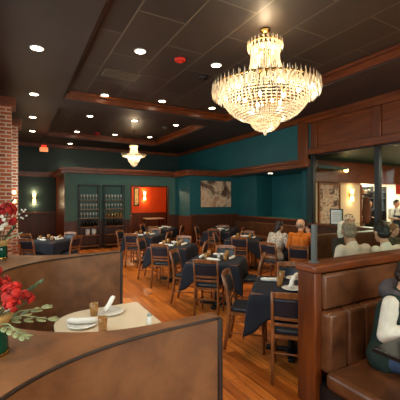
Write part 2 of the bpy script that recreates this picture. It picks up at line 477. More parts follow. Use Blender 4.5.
poly = outn + inner + outf
MB().prism(poly, .1, BZ).build('backrest', LEATH, booth, bevel=.022, seg=3)
MB().prism([(x if x>-.4 else x, y) for x,y in poly], 0, .1).build('plinth', BLACKM, booth)
def offset(pts, d):
    out = []
    for i,p in enumerate(pts):
        a, b = pts[max(i-1,0)], pts[min(i+1,len(pts)-1)]
        t = Vector((b[0]-a[0], b[1]-a[1])).normalized()
        out.append((p[0]+t.y*d, p[1]-t.x*d))
    return out
for line, dd in ((outn,.0),(inner,.0),(outf,.0)):
    MB().tube([(x,y,BZ-.01) for x,y in offset(line,dd)], .008, 8).build('piping', PIPE, booth, smooth=True)
# end panels
for (x,y0,y1) in ((.905,1.415,1.49),(1.06,3.785,3.87)):
    MB().box(x-.005,x+.028,y0-.008,y1+.008,0,BZ-.01).build('end_panel', CHERRYV if False else PIPE, booth, bevel=.01)
inner2 = offset(inner, .0)
seat_in = []
for i,(x,y) in enumerate(inner):
    a,b = inner[max(i-1,0)], inner[min(i+1,len(inner)-1)]
    t = Vector((b[0]-a[0], b[1]-a[1])).normalized()
    seat_in.append((x+t.y*.4, y-t.x*.4))
# inner normal points to +(t.y,-t.x)
sp = inner + [(max(x,.18) if 1.9<y<3.35 else x, min(max(y,1.9),3.35) if x>.1 else y) for x,y in reversed(seat_in)]
def seatring(z0,z1,w,nm,mat,bev):
    a = inner; b = []
    for i,(x,y) in enumerate(a):
        p,q = a[max(i-1,0)], a[min(i+1,len(a)-1)]
        t = Vector((q[0]-p[0], q[1]-p[1])).normalized()
        b.append((x+t.y*w, y-t.x*w))
    n = len(a); m = MB()
    vs = [(x,y,z0) for x,y in a]+[(x,y,z0) for x,y in b]+[(x,y,z1) for x,y in a]+[(x,y,z1) for x,y in b]
    fs = []
    for i in range(n-1):
        fs += [(i,n+i,n+i+1,i+1),(2*n+i,2*n+i+1,3*n+i+1,3*n+i),(n+i,3*n+i,3*n+i+1,n+i+1),(i,i+1,2*n+i+1,2*n+i)]
    fs += [(0,2*n,3*n,n),(n-1,2*n-1,4*n-1,3*n-1)]
    m.add(vs,fs); return m.build(nm, mat, booth, bevel=bev, seg=3)
# which side is inside the U: test
tst = Vector((inner[1][0]-inner[0][0], inner[1][1]-inner[0][1])).normalized()
sgn = 1 if (-tst.x) > 0 else -1
seatring(.3,.46,.36*sgn,'seat',LEATHD,.03); seatring(.02,.3,.3*sgn,'base',PIPE,0)

# booth table: D shape
def rrect(x0,x1,y0,y1,rl,rr,n=8):
    pts = []
    for (cx,cy,r,a0) in ((x1-rr,y1-rr,rr,0),(x0+rl,y1-rl,rl,90),(x0+rl,y0+rl,rl,180),(x1-rr,y0+rr,rr,270)):
        for i in range(n+1):
            a = R(a0+90*i/n); pts.append((cx+r*math.cos(a), cy+r*math.sin(a)))
    return pts
t = thing('booth_table', 'cream topped booth table with one rounded end inside the curved leather booth', 'table', (.6,2.62,0))
MB().prism([(x-.6,y-2.62) for x,y in rrect(.25,1.02,2.2,3.06,.3,.03)], .735, .762).build('tabletop', TABLEC, t, bevel=.005)
MB().prism([(x-.6,y-2.62) for x,y in rrect(.245,1.025,2.195,3.065,.3,.03)], .715, .742).build('edge_band', TABLEB, t)
MB().lathe([(.035,.03),(.035,.715)],n=16).build('pedestal', BLACKM, t, smooth=False)
MB().box(-.28,.28,-.04,.04,0,.035).box(-.04,.04,-.28,.28,0,.036).build('foot', BLACKM, t, bevel=.006)

# ------------------------------------------------------------------ table ware prototypes
def napkin(label, loc, rotz, group=None, tilt=False, name='rolled_napkin'):
    m = MB()
    pts = []
    for i in range(9):
        x = -.12+.03*i; pts.append((x, .006*math.sin(i*1.3), .026+.003*math.sin(i*2)))
    m.tube(pts, [.018,.025,.027,.027,.026,.027,.027,.025,.019], 10, .8)
    o = m.build(name, WHITEC, None, smooth=True)
    o.location = loc; o.rotation_euler = (0, R(-55) if tilt else 0, rotz)
    return tag(o, label, 'napkin', group)
P = {}
def proto(kind):
    """mesh data made once per kind"""
    if kind in P: return P[kind]
    if kind == 'napkin':
        m = MB(); pts = [(-.12+.03*i, .006*math.sin(i*1.3), .024+.002*math.sin(i*2)) for i in range(9)]
        m.tube(pts, [.018,.026,.028,.028,.027,.028,.028,.026,.019], 10, .8)
        o = m.build('rolled_napkin', WHITEC, None, smooth=True)
    elif kind == 'plate':
        o = MB().lathe([(.0,.0),(.06,.0),(.075,.006),(.115,.016),(.118,.018),(.112,.02),(.07,.01),(.0,.009)], n=24).build('plate', CERAM, None, smooth=True)
    elif kind == 'tumbler':
        o = MB().lathe([(.001,0),(.03,0),(.037,.105),(.034,.105),(.028,.012),(.001,.012)], n=16).build('amber_tumbler', AMBER, None, smooth=True)
    P[kind] = o.data
    bpy.data.objects.remove(o)
    return P[kind]
NAMES = {'napkin':'rolled_napkin','plate':'plate','tumbler':'amber_tumbler'}
CATS = {'napkin':'napkin','plate':'plate','tumbler':'tumbler'}
GROUPS = {'napkin':'rolled napkins on the tables','plate':'white plates on the tables','tumbler':'amber tumblers on the tables'}
def put(kind, label, loc, rotz=0, rx=0, ry=0):
    o = bpy.data.objects.new(NAMES[kind], proto(kind)); COL.objects.link(o)
    o.location = loc; o.rotation_euler = (rx, ry, rotz)
    return tag(o, label, CATS[kind], GROUPS[kind])
def shaker(label, loc, body=CERAM):
    t = thing('salt_shaker', label, 'shaker', loc, 0, 'shakers on the tables')
    MB().lathe([(.001,0),(.022,0),(.024,.03),(.017,.07),(.001,.07)], n=12).build('body', body, t, smooth=True)
    MB().lathe([(.018,.07),(.018,.082),(.01,.094),(.001,.096)], n=12).build('cap', STEEL, t, smooth=True)
    return t
TZ = .762
put('plate','white plate by the left end of the cream booth table', (.45,2.68,TZ))
put('napkin','rolled white napkin lying on the plate at the left end of the cream booth table', (.45,2.68,TZ+.016), R(-25))
put('plate','white plate at the far edge of the cream booth table', (.71,2.86,TZ))
put('napkin','rolled white napkin propped up on the far plate of the cream booth table', (.72,2.87,TZ+.07), R(20), 0, R(-50)).scale = (.6,.85,.85)
put('tumbler','amber tumbler near the far edge of the cream booth table', (.575,2.87,TZ))
put('tumbler','amber tumbler in the middle of the cream booth table nearest the camera', (.565,2.5,TZ))
shaker('small salt shaker with metal cap at the aisle end of the cream booth table', (.915,2.44,TZ))

# vases with flowers
def bouquet(name, label, loc, s, seed, tall):
    rnd = random.Random(seed)
    t = thing(name, label, 'flowers', loc)
    MB().lathe([(.001,0),(.05,0),(.058,.02),(.056,.09),(.05,.13),(.046,.13),(.05,.09),(.05,.01),(.001,.01)], n=24).build('vase', GREENG, t, smooth=True)
    MB().lathe([(.06,0),(.062,.008),(.058,.014),(.05,.006)], n=24).build('base_rim', BRASS, t, smooth=True)
    MB().lathe([(.05,.105),(.075,.15),(.07,.165),(.045,.12)], n=24).build('ribbon_collar', STRAW, t, smooth=True)
    heads = []
    def stem(p):
        MB().tube([(0,0,.03),(p[0]*.3,p[1]*.3,.15),p],.004,6).build('stem', STEMG, t)
    reds = [(.07,-.03,.235,.05),(.02,.03,.27,.045),(-.03,-.03,.24,.05),(.12,.02,.2,.038),(.07,-.06,.2,.035),(.0,-.02,.33,.04)] if not tall else [(.05,-.02,.42,.085),(.0,.04,.34,.05),(.1,.0,.32,.045),(-.05,-.03,.38,.06)]
    for (x,y,z,r) in reds:
        f = MB()
        for j in range(26):
            a = rnd.uniform(0,2*PI); e = rnd.uniform(-.5,1.4); d = r*rnd.uniform(.45,.95)
            n = Vector((math.cos(a)*math.cos(e), math.sin(a)*math.cos(e), math.sin(e)))
            f.ell(Vector((x,y,z))+n*d, .36*r,.36*r,.12*r, 8, 5, n.to_track_quat('Z','Y').to_matrix())
        f.build('red_flower', RED, t, smooth=True); stem((x,y,z-r*.5))
    for j in range(10):
        a = rnd.uniform(0,2*PI); q = rnd.uniform(.03,.09); z = rnd.uniform(.15,.27) if not tall else rnd.uniform(.25,.4)
        MB().ell((q*math.cos(a), q*math.sin(a)-.03, z), .018,.018,.018,8,6).build('white_berry', WBERRY, t, smooth=True)
    def leafsprig(base, tip, n, L, w, mat):
        m = MB(); base, tip = Vector(base), Vector(tip); m.tube([base,(base+tip)/2+Vector((0,0,.02)),tip],.003,5)
        d = (tip-base).normalized()
        for i in range(n):
            c = base.lerp(tip,(i+1)/n); 
            for sg in (-1,1):
                side = d.cross(Vector((0,0,1))).normalized()*sg
                dirv = (d*.8+side*.6).normalized()
                m.ell(c+dirv*L*.5, L*.5, w, .003, 8,5, dirv.to_track_quat('X','Z').to_matrix())
        m.ell(tip+d*L*.5, L*.5,w,.003,8,5,d.to_track_quat('X','Z').to_matrix())
        return m.build('leaf_sprig', mat, t, smooth=True)
    if not tall:
        leafsprig((.02,-.01,.13),(.2,-.02,.11),4,.05,.012,LEAFG)
        leafsprig((.02,0,.12),(.18,.04,.14),4,.05,.012,LEAFG)
        leafsprig((.02,.04,.15),(.16,.1,.23),5,.035,.005,LEAFD)
        leafsprig((.02,-.04,.13),(.1,-.12,.1),4,.045,.012,LEAFG)
        leafsprig((-.02,.03,.15),(-.1,.1,.28),4,.04,.01,LEAFD)
        leafsprig((.03,.02,.15),(.17,.05,.25),5,.03,.005,LEAFD)
    else:
        leafsprig((.02,0,.15),(.1,-.02,.26),4,.05,.014,LEAFD)
        leafsprig((-.02,0,.15),(-.1,.02,.3),4,.05,.014,LEAFD)
        leafsprig((.03,.03,.15),(.14,.05,.2),4,.05,.012,LEAFG)
        leafsprig((.0,.03,.2),(.09,.06,.5),5,.04,.012,LEAFD)
        m = MB(); b = MB()
        for (x,y,z) in ((.17,.02,.43),(.185,.02,.415),(.2,.03,.43),(.165,.01,.36),(.18,.03,.35),(.15,.02,.39),(.21,.03,.375)):
            b.ell((x,y,z),.009,.009,.009,6,5); m.tube([(.05,.02,.3),(x,y,z)],.002,4)
        m.build('twig', STEMG, t); b.build('white_bud_sprig', WBERRY, t, smooth=True)
    t.scale = (s,)*3
    return t
bouquet('flower_vase','red flowers and pale leaves in a green glass vase on the near booth ledge', (-.085,1.5,BZ), .98, 3, False)
bouquet('flower_vase','red flowers in a green glass vase on the far booth ledge by the brick', (-.15,3.93,BZ), 1.15, 5, True)

# ------------------------------------------------------------------ dining chair
def make_chair(label, loc, rotz):
    t = thing('dining_chair', label, 'chair', loc, rotz, 'padded dining chairs')
    w = .19
    for s in (-1,1):
        MB().tube([(s*w,-.255,0),(s*w,-.215,.22),(s*w,-.195,.45),(s*w,-.225,.66),(s*w*1.02,-.275,.845)],[.015,.018,.02,.018,.015],8,1.25).build('rear_leg', CHAIRW, t, smooth=True)
        MB().tube([(s*.185,.2,0),(s*.185,.185,.43)],[.014,.02],8).build('leg', CHAIRW, t, smooth=True)
    # seat frame, pad
    MB().prism(rrect(-.205,.205,-.205,.21,.03,.03,4), .405,.435).build('seat_frame', CHAIRW, t)
    MB().prism(rrect(-.2,.2,-.185,.205,.06,.06,5), .435,.478).build('seat', NAVYP, t, bevel=.015, seg=3)
    def arc(z, y, dep, hgt, thick, nm, mat, bev=.006, ww=w):
        n = 8; m = MB(); vs=[]; fs=[]
        for i in range(n+1):
            x = -ww+2*ww*i/n; c = y - dep*(1-(x/ww)**2)
            sl = .0
            for (dy,dz) in ((-thick/2,-hgt/2),(thick/2,-hgt/2),(thick/2,hgt/2),(-thick/2,hgt/2)):
                vs.append((x, c+dy-dz*.27, z+dz + (.012*(1-(x/ww)**2) if nm=='top_rail' and dz>0 else 0)))
        for i in range(n):
            for q in range(4): fs.append((i*4+q,(i+1)*4+q,(i+1)*4+(q+1)%4,i*4+(q+1)%4))
        fs += [(0,1,2,3),(n*4+3,n*4+2,n*4+1,n*4)]
        m.add(vs,fs); return m.build(nm, mat, t, bevel=bev)
    arc(.82,-.268,.02,.05,.022,'top_rail',CHAIRW,ww=.2)
    arc(.70,-.236,.02,.17,.034,'back_pad',NAVYP,.012,ww=.178)
    arc(.595,-.21,.018,.034,.018,'back_slat',CHAIRW)
    arc(.535,-.2,.014,.03,.016,'back_slat',CHAIRW)
    for s in (-1,1): MB().tube([(s*.188,-.222,.2),(s*.186,.19,.2)],.009,6).build('stretcher', CHAIRW, t, smooth=True)
    MB().tube([(-.187,.19,.27),(.187,.19,.27)],.009,6).build('stretcher', CHAIRW, t, smooth=True)
    MB().tube([(-.187,-.212,.27),(.187,-.212,.27)],.009,6).build('stretcher', CHAIRW, t, smooth=True)
    return t
CH = None
def chair(x, y, deg, label):
    global CH
    if CH is None:
        CH = make_chair(label, (x,y,0), R(deg)); CH.scale = (.92,1,1.04); return CH
    return dup(CH, (x,y,0), R(deg), label)

# dining table and its cloth
def cloth_mesh(a, seed):
    rnd = random.Random(seed); ph = rnd.uniform(0,6)
    n = 22; m = MB(); vs = []
    b = a+.012
    L = [ -1+2*i/n for i in range(n+1)]
    # parameter square: inner |p|<=.62 is the top
    c = .62
    for i in range(n+1):
        for j in range(n+1):
            s, t = L[i], L[j]
            es, et = max(0,abs(s)-c)/(1-c), max(0,abs(t)-c)/(1-c)
            x = math.copysign(min(abs(s),c)/c*b, s); y = math.copysign(min(abs(t),c)/c*b, t)
            along = abs(y)/b if es >= et else abs(x)/b
            d = 0; e = max(es,et)
            if e > 0:
                sm = max(0,(along-.5)/.5); sm = sm*sm*(3-2*sm)
                full = .25+.2*sm + (.06 if min(es,et)>0 else 0)*min(es,et)
                d = e*full
                fl = .05*e + .012*e*math.sin(9*(x*1.3+y*1.7)+ph)
                if es > 0: x += math.copysign(fl*(1 if et==0 else 1.1), s)
                if et > 0: y += math.copysign(fl*(1 if es==0 else 1.1), t)
            vs.append((x,y,.766-d))
    fs = [(i*(n+1)+j,(i+1)*(n+1)+j,(i+1)*(n+1)+j+1,i*(n+1)+j+1) for i in range(n) for j in range(n)]
    m.add(vs,fs); return m
TABLES = []
TP = None
def dining_table(c, desc, deg=45, a=.42, cloth=True):
    global TP
    lab = 'square pedestal dining table under a dark cloth, %s' % desc
    lab = 'square pedestal %s' % desc
    if TP is None:
        t = thing('dining_table', lab, 'table', (c[0],c[1],0), R(deg), 'square dining tables')
        MB().box(-a,a,-a,a,.725,.755).build('tabletop', CHAIRW, t, bevel=.004)
        MB().lathe([(.04,.04),(.04,.725)],n=14).build('pedestal', BLACKM, t)
        MB().box(-.29,.29,-.035,.035,0,.04).box(-.035,.035,-.29,.29,0,.041).build('foot', BLACKM, t, bevel=.008)
        TP = t
    else: t = dup(TP, (c[0],c[1],0), R(deg), lab)
    o = cloth_mesh(a, len(TABLES)).build('tablecloth', NAVYC, None, smooth=True, weld=False)
    md = o.modifiers.new('sub','SUBSURF'); md.levels = 1; md.render_levels = 1
    md2 = o.modifiers.new('thick','SOLIDIFY'); md2.thickness = .004; md2.offset = 1
    o.location = (c[0],c[1],0); o.rotation_euler = (0,0,R(deg))
    tag(o, 'navy cloth draped over the %s' % desc, 'tablecloth', 'navy tablecloths')
    TABLES.append((c,desc))
SIDE = {'near':((-1,-1),-45),'left':((-1,1),-135),'far':((1,1),135),'right':((1,-1),45)}
def side_pos(c, side, d):
    v, deg = SIDE[side]; q = d/math.sqrt(2)
    return (c[0]+v[0]*q, c[1]+v[1]*q, deg)
def table_set(c, desc, chairs=('near','left','far','right'), napk=('near','left','far','right'), cups=True, off=.5, look='navy padded wooden chair'):
    dining_table(c, desc)
    for s in chairs:
        x,y,dg = side_pos(c,s,off)
        chair(x,y,dg, '%s at the %s side of the %s' % (look, s, desc))
    z = .772
    for i,s in enumerate(napk):
        x,y,dg = side_pos(c,s,.26)
        put('napkin','rolled white napkin at the %s side of the %s' % (s,desc), (x,y,z), R(dg+8*((i*37)%5-2)))
        if cups:
            x2,y2,_ = side_pos(c,s,.17); v = SIDE[s][0]
            put('tumbler','amber tumbler at the %s side of the %s' % (s,desc), (x2+v[1]*.1, y2-v[0]*.1, z))
    shaker('salt shaker in the middle of the %s' % desc, (c[0]+.02,c[1]-.03,z))

# T1
c1 = (2.77,2.76)
d1 = 'navy table beside wooden partition'
dining_table(c1, d1)
for s in ('near','left','far'):
    x,y,dg = side_pos(c1,s,.5); chair(x,y,dg,'navy padded wooden chair at the %s side of the %s' % (s,d1))
z = .772
put('napkin','rolled white napkin near the left corner of the '+d1, (2.66,2.98,z), R(-35))
put('plate','white plate on the near half of the '+d1, (2.63,2.60,z))
put('napkin','rolled white napkin standing on the near plate of the '+d1, (2.66,2.63,z+.06), R(200), 0, R(40)).scale = (.6,.9,.9)
put('plate','white plate at the far corner of the '+d1, (3.0,2.92,z))
put('napkin','rolled white napkin on the far plate of the '+d1, (3.0,2.92,z+.018), R(30))
put('tumbler','amber tumbler left of centre on the '+d1, (2.6,2.77,z))
put('tumbler','amber tumbler beyond the centre of the '+d1, (2.83,2.98,z))
table_set((2.93,4.62), 'second navy table along aisle')
table_set((2.98,6.5), 'third navy table along aisle')
table_set((3.12,8.75), 'navy table before orange doorway')
table_set((5.7,8.85), 'navy table below painting', cups=False)
table_set((5.1,6.75), 'navy table beside long bench')
table_set((.72,8.82), 'navy table nearest brick piers', cups=True)
table_set((4.45,10.6), 'navy table at teal corner', chairs=('near','left','right'), cups=False)
dP = 'table of orange sweater person'
table_set((5.8,5.5), dP, chairs=('far',), napk=('far',), cups=True)
chair(4.72,5.2,-72,'navy padded wooden chair holding the woman in the patterned white top')
chair(4.86,4.6,-55,'navy padded wooden chair holding the orange sweater man')
chair(1.0,4.6,80,'dark wooden chair standing in the aisle just beyond the curved booth')
table_set((6.5,9.75), 'navy table in far bench corner', chairs=(), napk=('near','left'), cups=False)

# ------------------------------------------------------------------ bench along right wall
def bench(name, label, x0,x1,y0,y1, back, zt, loc0):
    """straight bench; back = '+x' '+y' '-y' gives the side the backrest stands on"""
    t = thing(name, label, 'booth', loc0)
    lx, ly = loc0[0], loc0[1]
    def B(nm, mat, a,b,c,d,e,f, bev=.02): return MB().box(a-lx,b-lx,c-ly,d-ly,e,f).build(nm, mat, t, bevel=bev, seg=3)
    if back == '+x':
        B('backrest', LEATHD, x1-.14,x1,y0,y1,.42,zt); B('seat', LEATHD, x0,x1-.14,y0,y1,.3,.47,.03); B('base', BLACKM, x0+.06,x1-.02,y0,y1,0,.3,0)
    elif back == '+y':
        B('backrest', LEATHD, x0,x1,y1-.14,y1,.42,zt); B('seat', LEATHD, x0,x1,y0,y1-.14,.3,.47,.03); B('base', BLACKM, x0,x1,y0+.06,y1-.02,0,.3,0)
    else:
        B('backrest', LEATHD, x0,x1,y0,y0+.14,.42,zt); B('seat', LEATHD, x0,x1,y0+.14,y1,.3,.47,.03); B('base', BLACKM, x0,x1,y0+.02,y1-.06,0,.3,0)
    return t
bench('wall_bench','long brown leather bench along the far right wall below the teal niche',7.35,7.9,6.55,10.9,'+x',.92,(7.6,8.7,0))
bench('booth_bench','brown leather booth bench facing the camera behind the diners, under the right window',4.8,7.1,3.75,4.3,'+y',1.1,(5.9,4.0,0))
bench('booth_bench','brown leather booth bench seating the grey and white shirt diners beyond the partition',3.45,7.1,2.09,2.65,'-y',1.1,(5.3,2.4,0))
t = thing('booth_table','dark booth table between the diners beyond the partition','table',(5.1,3.2,0))
MB().box(-1.1,1.6,-.33,.33,.725,.76).build('tabletop', TABLEB, t, bevel=.006)
for x in (-.6,1.0):
    MB().lathe([(.04,.035),(.04,.725)],c=(x,0,0),n=14).build('pedestal', BLACKM, t); MB().box(x-.04,x+.04,-.26,.26,0,.036).box(x-.2,x+.2,-.04,.04,0,.035).build('foot', BLACKM, t)
shaker('salt shaker on the dark booth table beyond the partition', (4.3,3.35,.76))
put('plate','white plate on the dark booth table before the white shirt diner',(4.5,3.08,.76))
put('tumbler','amber tumbler on the dark booth table beyond the partition',(4.05,3.3,.76))

# ------------------------------------------------------------------ near right booth with partition
t = thing('booth_partition','cherry wood booth partition with end post and cap rail in the right foreground','partition',(2.07,1.98,0))
o = (2.07,1.98)
def PB(nm, mat, a,b,c,d,e,f, bev=.006, par=None): return MB().box(a-o[0],b-o[0],c-o[1],d-o[1],e,f).build(nm, mat, par or t, bevel=bev)
PB('end_post', CHERRYV, 2.165,2.25,1.89,2.08,0,1.13)
PB('panel', CHERRYV, 2.25,7.1,1.95,2.08,0,1.13)
PB('cap_rail', CHERRY, 2.145,7.1,1.88,2.1,1.13,1.2, .015)
tg = thing('glass_screen','clear glass screen with grey metal post on top of the cherry wood partition','screen',(2.28,2.0,1.2))
MB().box(-.018,.018,-.02,.02,0,.335).build('post', GREYM, tg, bevel=.003)
MB().box(.018,4.8,-.004,.004,.01,.33).build('pane', CLEAR, tg)
MB().box(-.03,.03,-.03,.03,0,.012).build('clamp', GREYM, tg)
b = thing('booth_bench','brown leather booth bench with channelled back in the right foreground','booth',(2.1,1.7,0))
o2 = (2.1,1.7)
def QB(nm, mat, a,bb,c,d,e,f, bev=.02, seg=3): return MB().box(a-o2[0],bb-o2[0],c-o2[1],d-o2[1],e,f).build(nm, mat, b, bevel=bev, seg=seg)
QB('head_roll', LEATHD, 2.255,4.4,1.87,1.948,.815,1.12,.025)
x = 2.235
while x < 4.3:
    QB('back_channel', LEATHD, x,x+.24,1.8,1.93,.3,.81,.035,4); x += .243
QB('seat', LEATHD, 2.19,4.4,1.24,1.82,.2,.345,.05,4)
QB('base', BLACKM, 2.22,4.4,1.3,1.94,0,.2,0)
MB().tube([(2.22-o2[0],1.245-o2[1],.325),(4.39-o2[0],1.245-o2[1],.325)],.007,6).build('piping', PIPE, b, smooth=True)
t = thing('booth_table','black topped booth table at the right edge in front of the vested diner','table',(2.81,1.06,0))
MB().box(-.63,.75,-.32,.34,.68,.715).build('tabletop', TABLEB, t, bevel=.006)
MB().lathe([(.04,.035),(.04,.68)],n=14).build('pedestal', BLACKM, t); MB().box(-.28,.28,-.04,.04,0,.035).box(-.04,.04,-.28,.28,0,.036).build('foot', BLACKM, t)

# ------------------------------------------------------------------ racks, art, signs
def rack(x0,x1,which):
    t = thing('bottle_rack','tall black shelf rack of stemmed glasses on the green wall, %s' % which,'shelf',((x0+x1)/2,BY-.2,0),0,'tall black glass racks')
    w = (x1-x0)/2; zt = 2.26
    for sx in (-1,1):
        for y in (-.16,.16): MB().box(sx*w-.03 if sx>0 else -w, sx*w if sx>0 else -w+.03, y-.015,y+.015,0,zt).build('post', BLACKM, t)
    MB().box(-w,w,-.175,.175,zt,zt+.04).build('top', BLACKM, t)
    zs = [.12,.5,.8,1.1,1.42,1.75,2.03][:6]
    for z in zs: MB().box(-w,w,-.17,.165,z-.02,z).build('shelf', CHAIRW, t)
    return t
rack(1.9,2.6,'left one'); rack(2.77,3.5,'right one by the doorway')
gm = MB().lathe([(.001,0),(.036,0),(.034,.004),(.005,.01),(.005,.09),(.03,.115),(.038,.15),(.032,.2),(.029,.2),(.034,.15),(.026,.118),(.001,.1)],n=12).build('wine_glass', WINEG, None, smooth=True)
gd = gm.data; bpy.data.objects.remove(gm)
bm_ = MB().lathe([(.001,0),(.037,0),(.037,.17),(.014,.22),(.014,.29),(.001,.29)],n=12).build('bottle', BOTTLE, None, smooth=True)
bd = bm_.data; bpy.data.objects.remove(bm_)
ba = MB().lathe([(.001,0),(.034,0),(.034,.15),(.014,.19),(.014,.24),(.001,.24)],n=12).build('bottle', AMBER, None, smooth=True)
bad = ba.data; bpy.data.objects.remove(ba)
for ri,(x0,x1) in enumerate(((1.9,2.6),(2.77,3.5))):
    rn = ('left','right')[ri]
    for si,(z,sn) in enumerate(((1.75,'top'),(1.42,'second'),(1.1,'third'),(.8,'fourth'))):
        for q in range(6):
            x = x0+.09+q*(x1-x0-.18)/5
            if si == 3 or (ri == 1 and si == 2):
                o = bpy.data.objects.new('bottle', bd if si==3 else bad); cat='bottle'
                lab = ('dark bottle on the fourth shelf of the %s rack' if si==3 else 'amber bottle on the third shelf of the %s rack') % rn
                grp = lab.replace('bottle','bottles',1)
            else:
                o = bpy.data.objects.new('wine_glass', gd); cat='glass'
                lab = 'stemmed wine glass in the row on the %s shelf of the %s rack' % (sn,rn); grp = 'wine glasses on the %s shelf of the %s rack' % (sn,rn)
            COL.objects.link(o); o.location = (x,BY-.2,z); tag(o, lab, cat, grp)
for i,x in enumerate((2.2,2.42)):
    o = MB().lathe([(.001,0),(.05,0),(.085,.05),(.085,.22),(.08,.22),(.001,.2)],n=16).build('bowl_stack', CERAM, None, smooth=True)
    o.location = (x,BY-.22,.5); tag(o,'stack of white bowls low on the left rack, %s pile' % ('left','right')[i],'bowls','stacks of white bowls')

# painting
ART = art_mat('abstract canvas', [(.3,(44,28,22)),(.42,(110,72,52)),(.52,(232,198,162)),(.6,(206,150,114)),(.72,(64,44,36))], 1.25, .6)
t = thing('painting','unframed abstract canvas in browns and cream on the teal wall','painting',(6.93,AY-.001,1.98))
MB().box(-.7,.7,-.04,0,-.51,.52).build('canvas', ART, t, bevel=.004); MB().box(-.705,.705,-.012,0,-.515,.525).build('stretcher_frame', BLACKM, t)
ART2 = art_mat('small art', [(.3,(40,30,24)),(.5,(210,180,120)),(.7,(120,80,40))], 6)
t = thing('framed_picture','small black framed picture on the orange wall','picture',(4.9,14.8,1.92))
MB().box(-.13,.13,-.03,0,-.45,.42).build('frame', BLACKM, t); MB().box(-.085,.085,-.034,-.03,-.4,.37).build('print', ART2, t)
def collage_mat():
    m, nt, b = newmat('photo collage')
    v = coords(nt, (1,1,1.25))
    vo = nt.nodes.new('ShaderNodeTexVoronoi'); vo.distance = 'CHEBYCHEV'; vo.inputs['Scale'].default_value = 4.2; vo.inputs['Randomness'].default_value = .55
    nt.links.new(v, vo.inputs['Vector'])
    n = noise(nt, coords(nt), 16, 4, .7)
    sx = nt.nodes.new('ShaderNodeSeparateXYZ'); nt.links.new(vo.outputs['Color'], sx.inputs[0])
    mm = nt.nodes.new('ShaderNodeMath'); mm.operation = 'MULTIPLY_ADD'; mm.inputs[1].default_value = .45
    nt.links.new(sx.outputs[0], mm.inputs[0]); 
    m3 = nt.nodes.new('ShaderNodeMath'); m3.operation = 'MULTIPLY'; m3.inputs[1].default_value = .6; nt.links.new(n.outputs['Fac'], m3.inputs[0])
    nt.links.new(m3.outputs[0], mm.inputs[2])
    nt.links.new(ramp(nt, mm.outputs[0], [(.3,(60,44,38)),(.4,(150,116,92)),(.47,(226,210,186)),(.55,(160,100,72)),(.62,(236,220,196)),(.74,(96,66,56))]), b.inputs['Base Color'])
    return m
COLL = collage_mat()
t = thing('framed_collage','large framed photo collage on the cream wall behind the right window','picture',(8.9,CY-.002,1.58))
f = MB(); f.box(-.52,.52,-.05,0,.66,.72); f.box(-.52,.52,-.05,0,-.72,-.66); f.box(-.52,-.46,-.05,0,-.66,.66); f.box(.46,.52,-.05,0,-.66,.66)
f.build('frame', CHAIRW, t); MB().box(-.46,.46,-.025,0,-.66,.66).build('print', COLL, t)
t = thing('globe_lamp','small white globe lamp on the wooden header behind the right window','lamp',(9.35,6.98,2.72))
MB().lathe([(.001,0),(.05,0),(.05,.02),(.001,.02)],n=14,M=Matrix.Rotation(R(90),4,'X')).build('mount', BRASS, t); MB().ell((0,-.09,0),.075,.075,.075,12,8).build('globe', SHADE, t, smooth=True)
t = thing('framed_notice','small black framed white notice standing on the sill of the right window','sign',(7.24,5.62,1.1), R(-62)); t.scale=(1.15,)*3
f = MB(); f.box(-.14,.14,-.012,.012,0,.025); f.box(-.14,.14,-.012,.012,.34,.365); f.box(-.14,-.115,-.012,.012,0,.365); f.box(.115,.14,-.012,.012,0,.365)
f.build('frame', BLACKM, t); pp = MB().box(-.115,.115,-.006,.006,.025,.34).build('paper', WHITEP, t)
lm = MB()
for i in range(5): lm.box(-.08,.06+.02*(i%2),-.0075,-.0065,.09+.045*i,.1+.045*i)
lm.build('print_line', GREYM, pp)
kn = MB().ell((0,0,0),.03,.04,.04).build('wall_sensor', BLACKM, None, smooth=True); kn.location=(nx-.02,7.86,1.68); tag(kn,'small black round sensor on the teal niche panel','sensor')

# exit sign
t = thing('exit_sign','small lit red exit sign hanging from the dark soffit at far left','sign',(.87,13.3,3.62), R(-8))
MB().box(-.14,.14,-.025,.025,-.08,.07).build('housing', EXITB, t, bevel=.008)
MB().box(-.09,.09,-.03,.03,.07,.16).build('canopy', EXITR, t, bevel=.02)
MB().box(-.02,.02,-.02,.02,.16,.48).build('stem', BLACKM, t)
cu = bpy.data.curves.new('letters','FONT'); cu.body = 'EXIT'; cu.size = .12; cu.extrude = .002; cu.align_x='CENTER'; cu.align_y='CENTER'
lo = bpy.data.objects.new('tmp', cu); COL.objects.link(lo)
bpy.context.view_layer.update()
lme = bpy.data.meshes.new_from_object(lo.evaluated_get(bpy.context.evaluated_depsgraph_get())); bpy.data.objects.remove(lo)
lo = bpy.data.objects.new('letters', lme); COL.objects.link(lo); lo.parent = t; lo.location=(0,-.028,-.005); lo.rotation_euler=(R(90),0,0); lme.materials.clear(); lme.materials.append(EXITR)

# sconces
def point(name, loc, power, col, rad=.05):
    l = bpy.data.lights.new(name,'POINT'); l.energy = power; l.color = col; l.shadow_soft_size = rad
    o = bpy.data.objects.new(name,l); COL.objects.link(o); o.location = loc; return o
WARM = (1,.72,.42); WARM2 = (1,.74,.45); CHL = (1,.9,.76)
def sconce(label, loc, rotz, power=14, col=WARM):
    t = thing('wall_sconce', label, 'sconce', loc, rotz)
    MB().box(-.045,.045,-.03,0,-.08,.08).build('backplate', BRASS, t, bevel=.006)
    MB().lathe([(.05,.03),(.06,.2),(.052,.2),(.042,.04)],c=(0,-.09,0),n=14).build('shade', SHADE, t, smooth=True)
    MB().lathe([(.05,-.03),(.06,-.2),(.052,-.2),(.042,-.04)],c=(0,-.09,0),n=14).build('shade', SHADE, t, smooth=True)
    MB().tube([(0,-.02,0),(0,-.09,0)],.012,8).build('arm', BRASS, t)
    for dz in (-.24,.24):
        p = point('sconce_light',(0,-.12,dz),power,col); p.parent = t
    return t
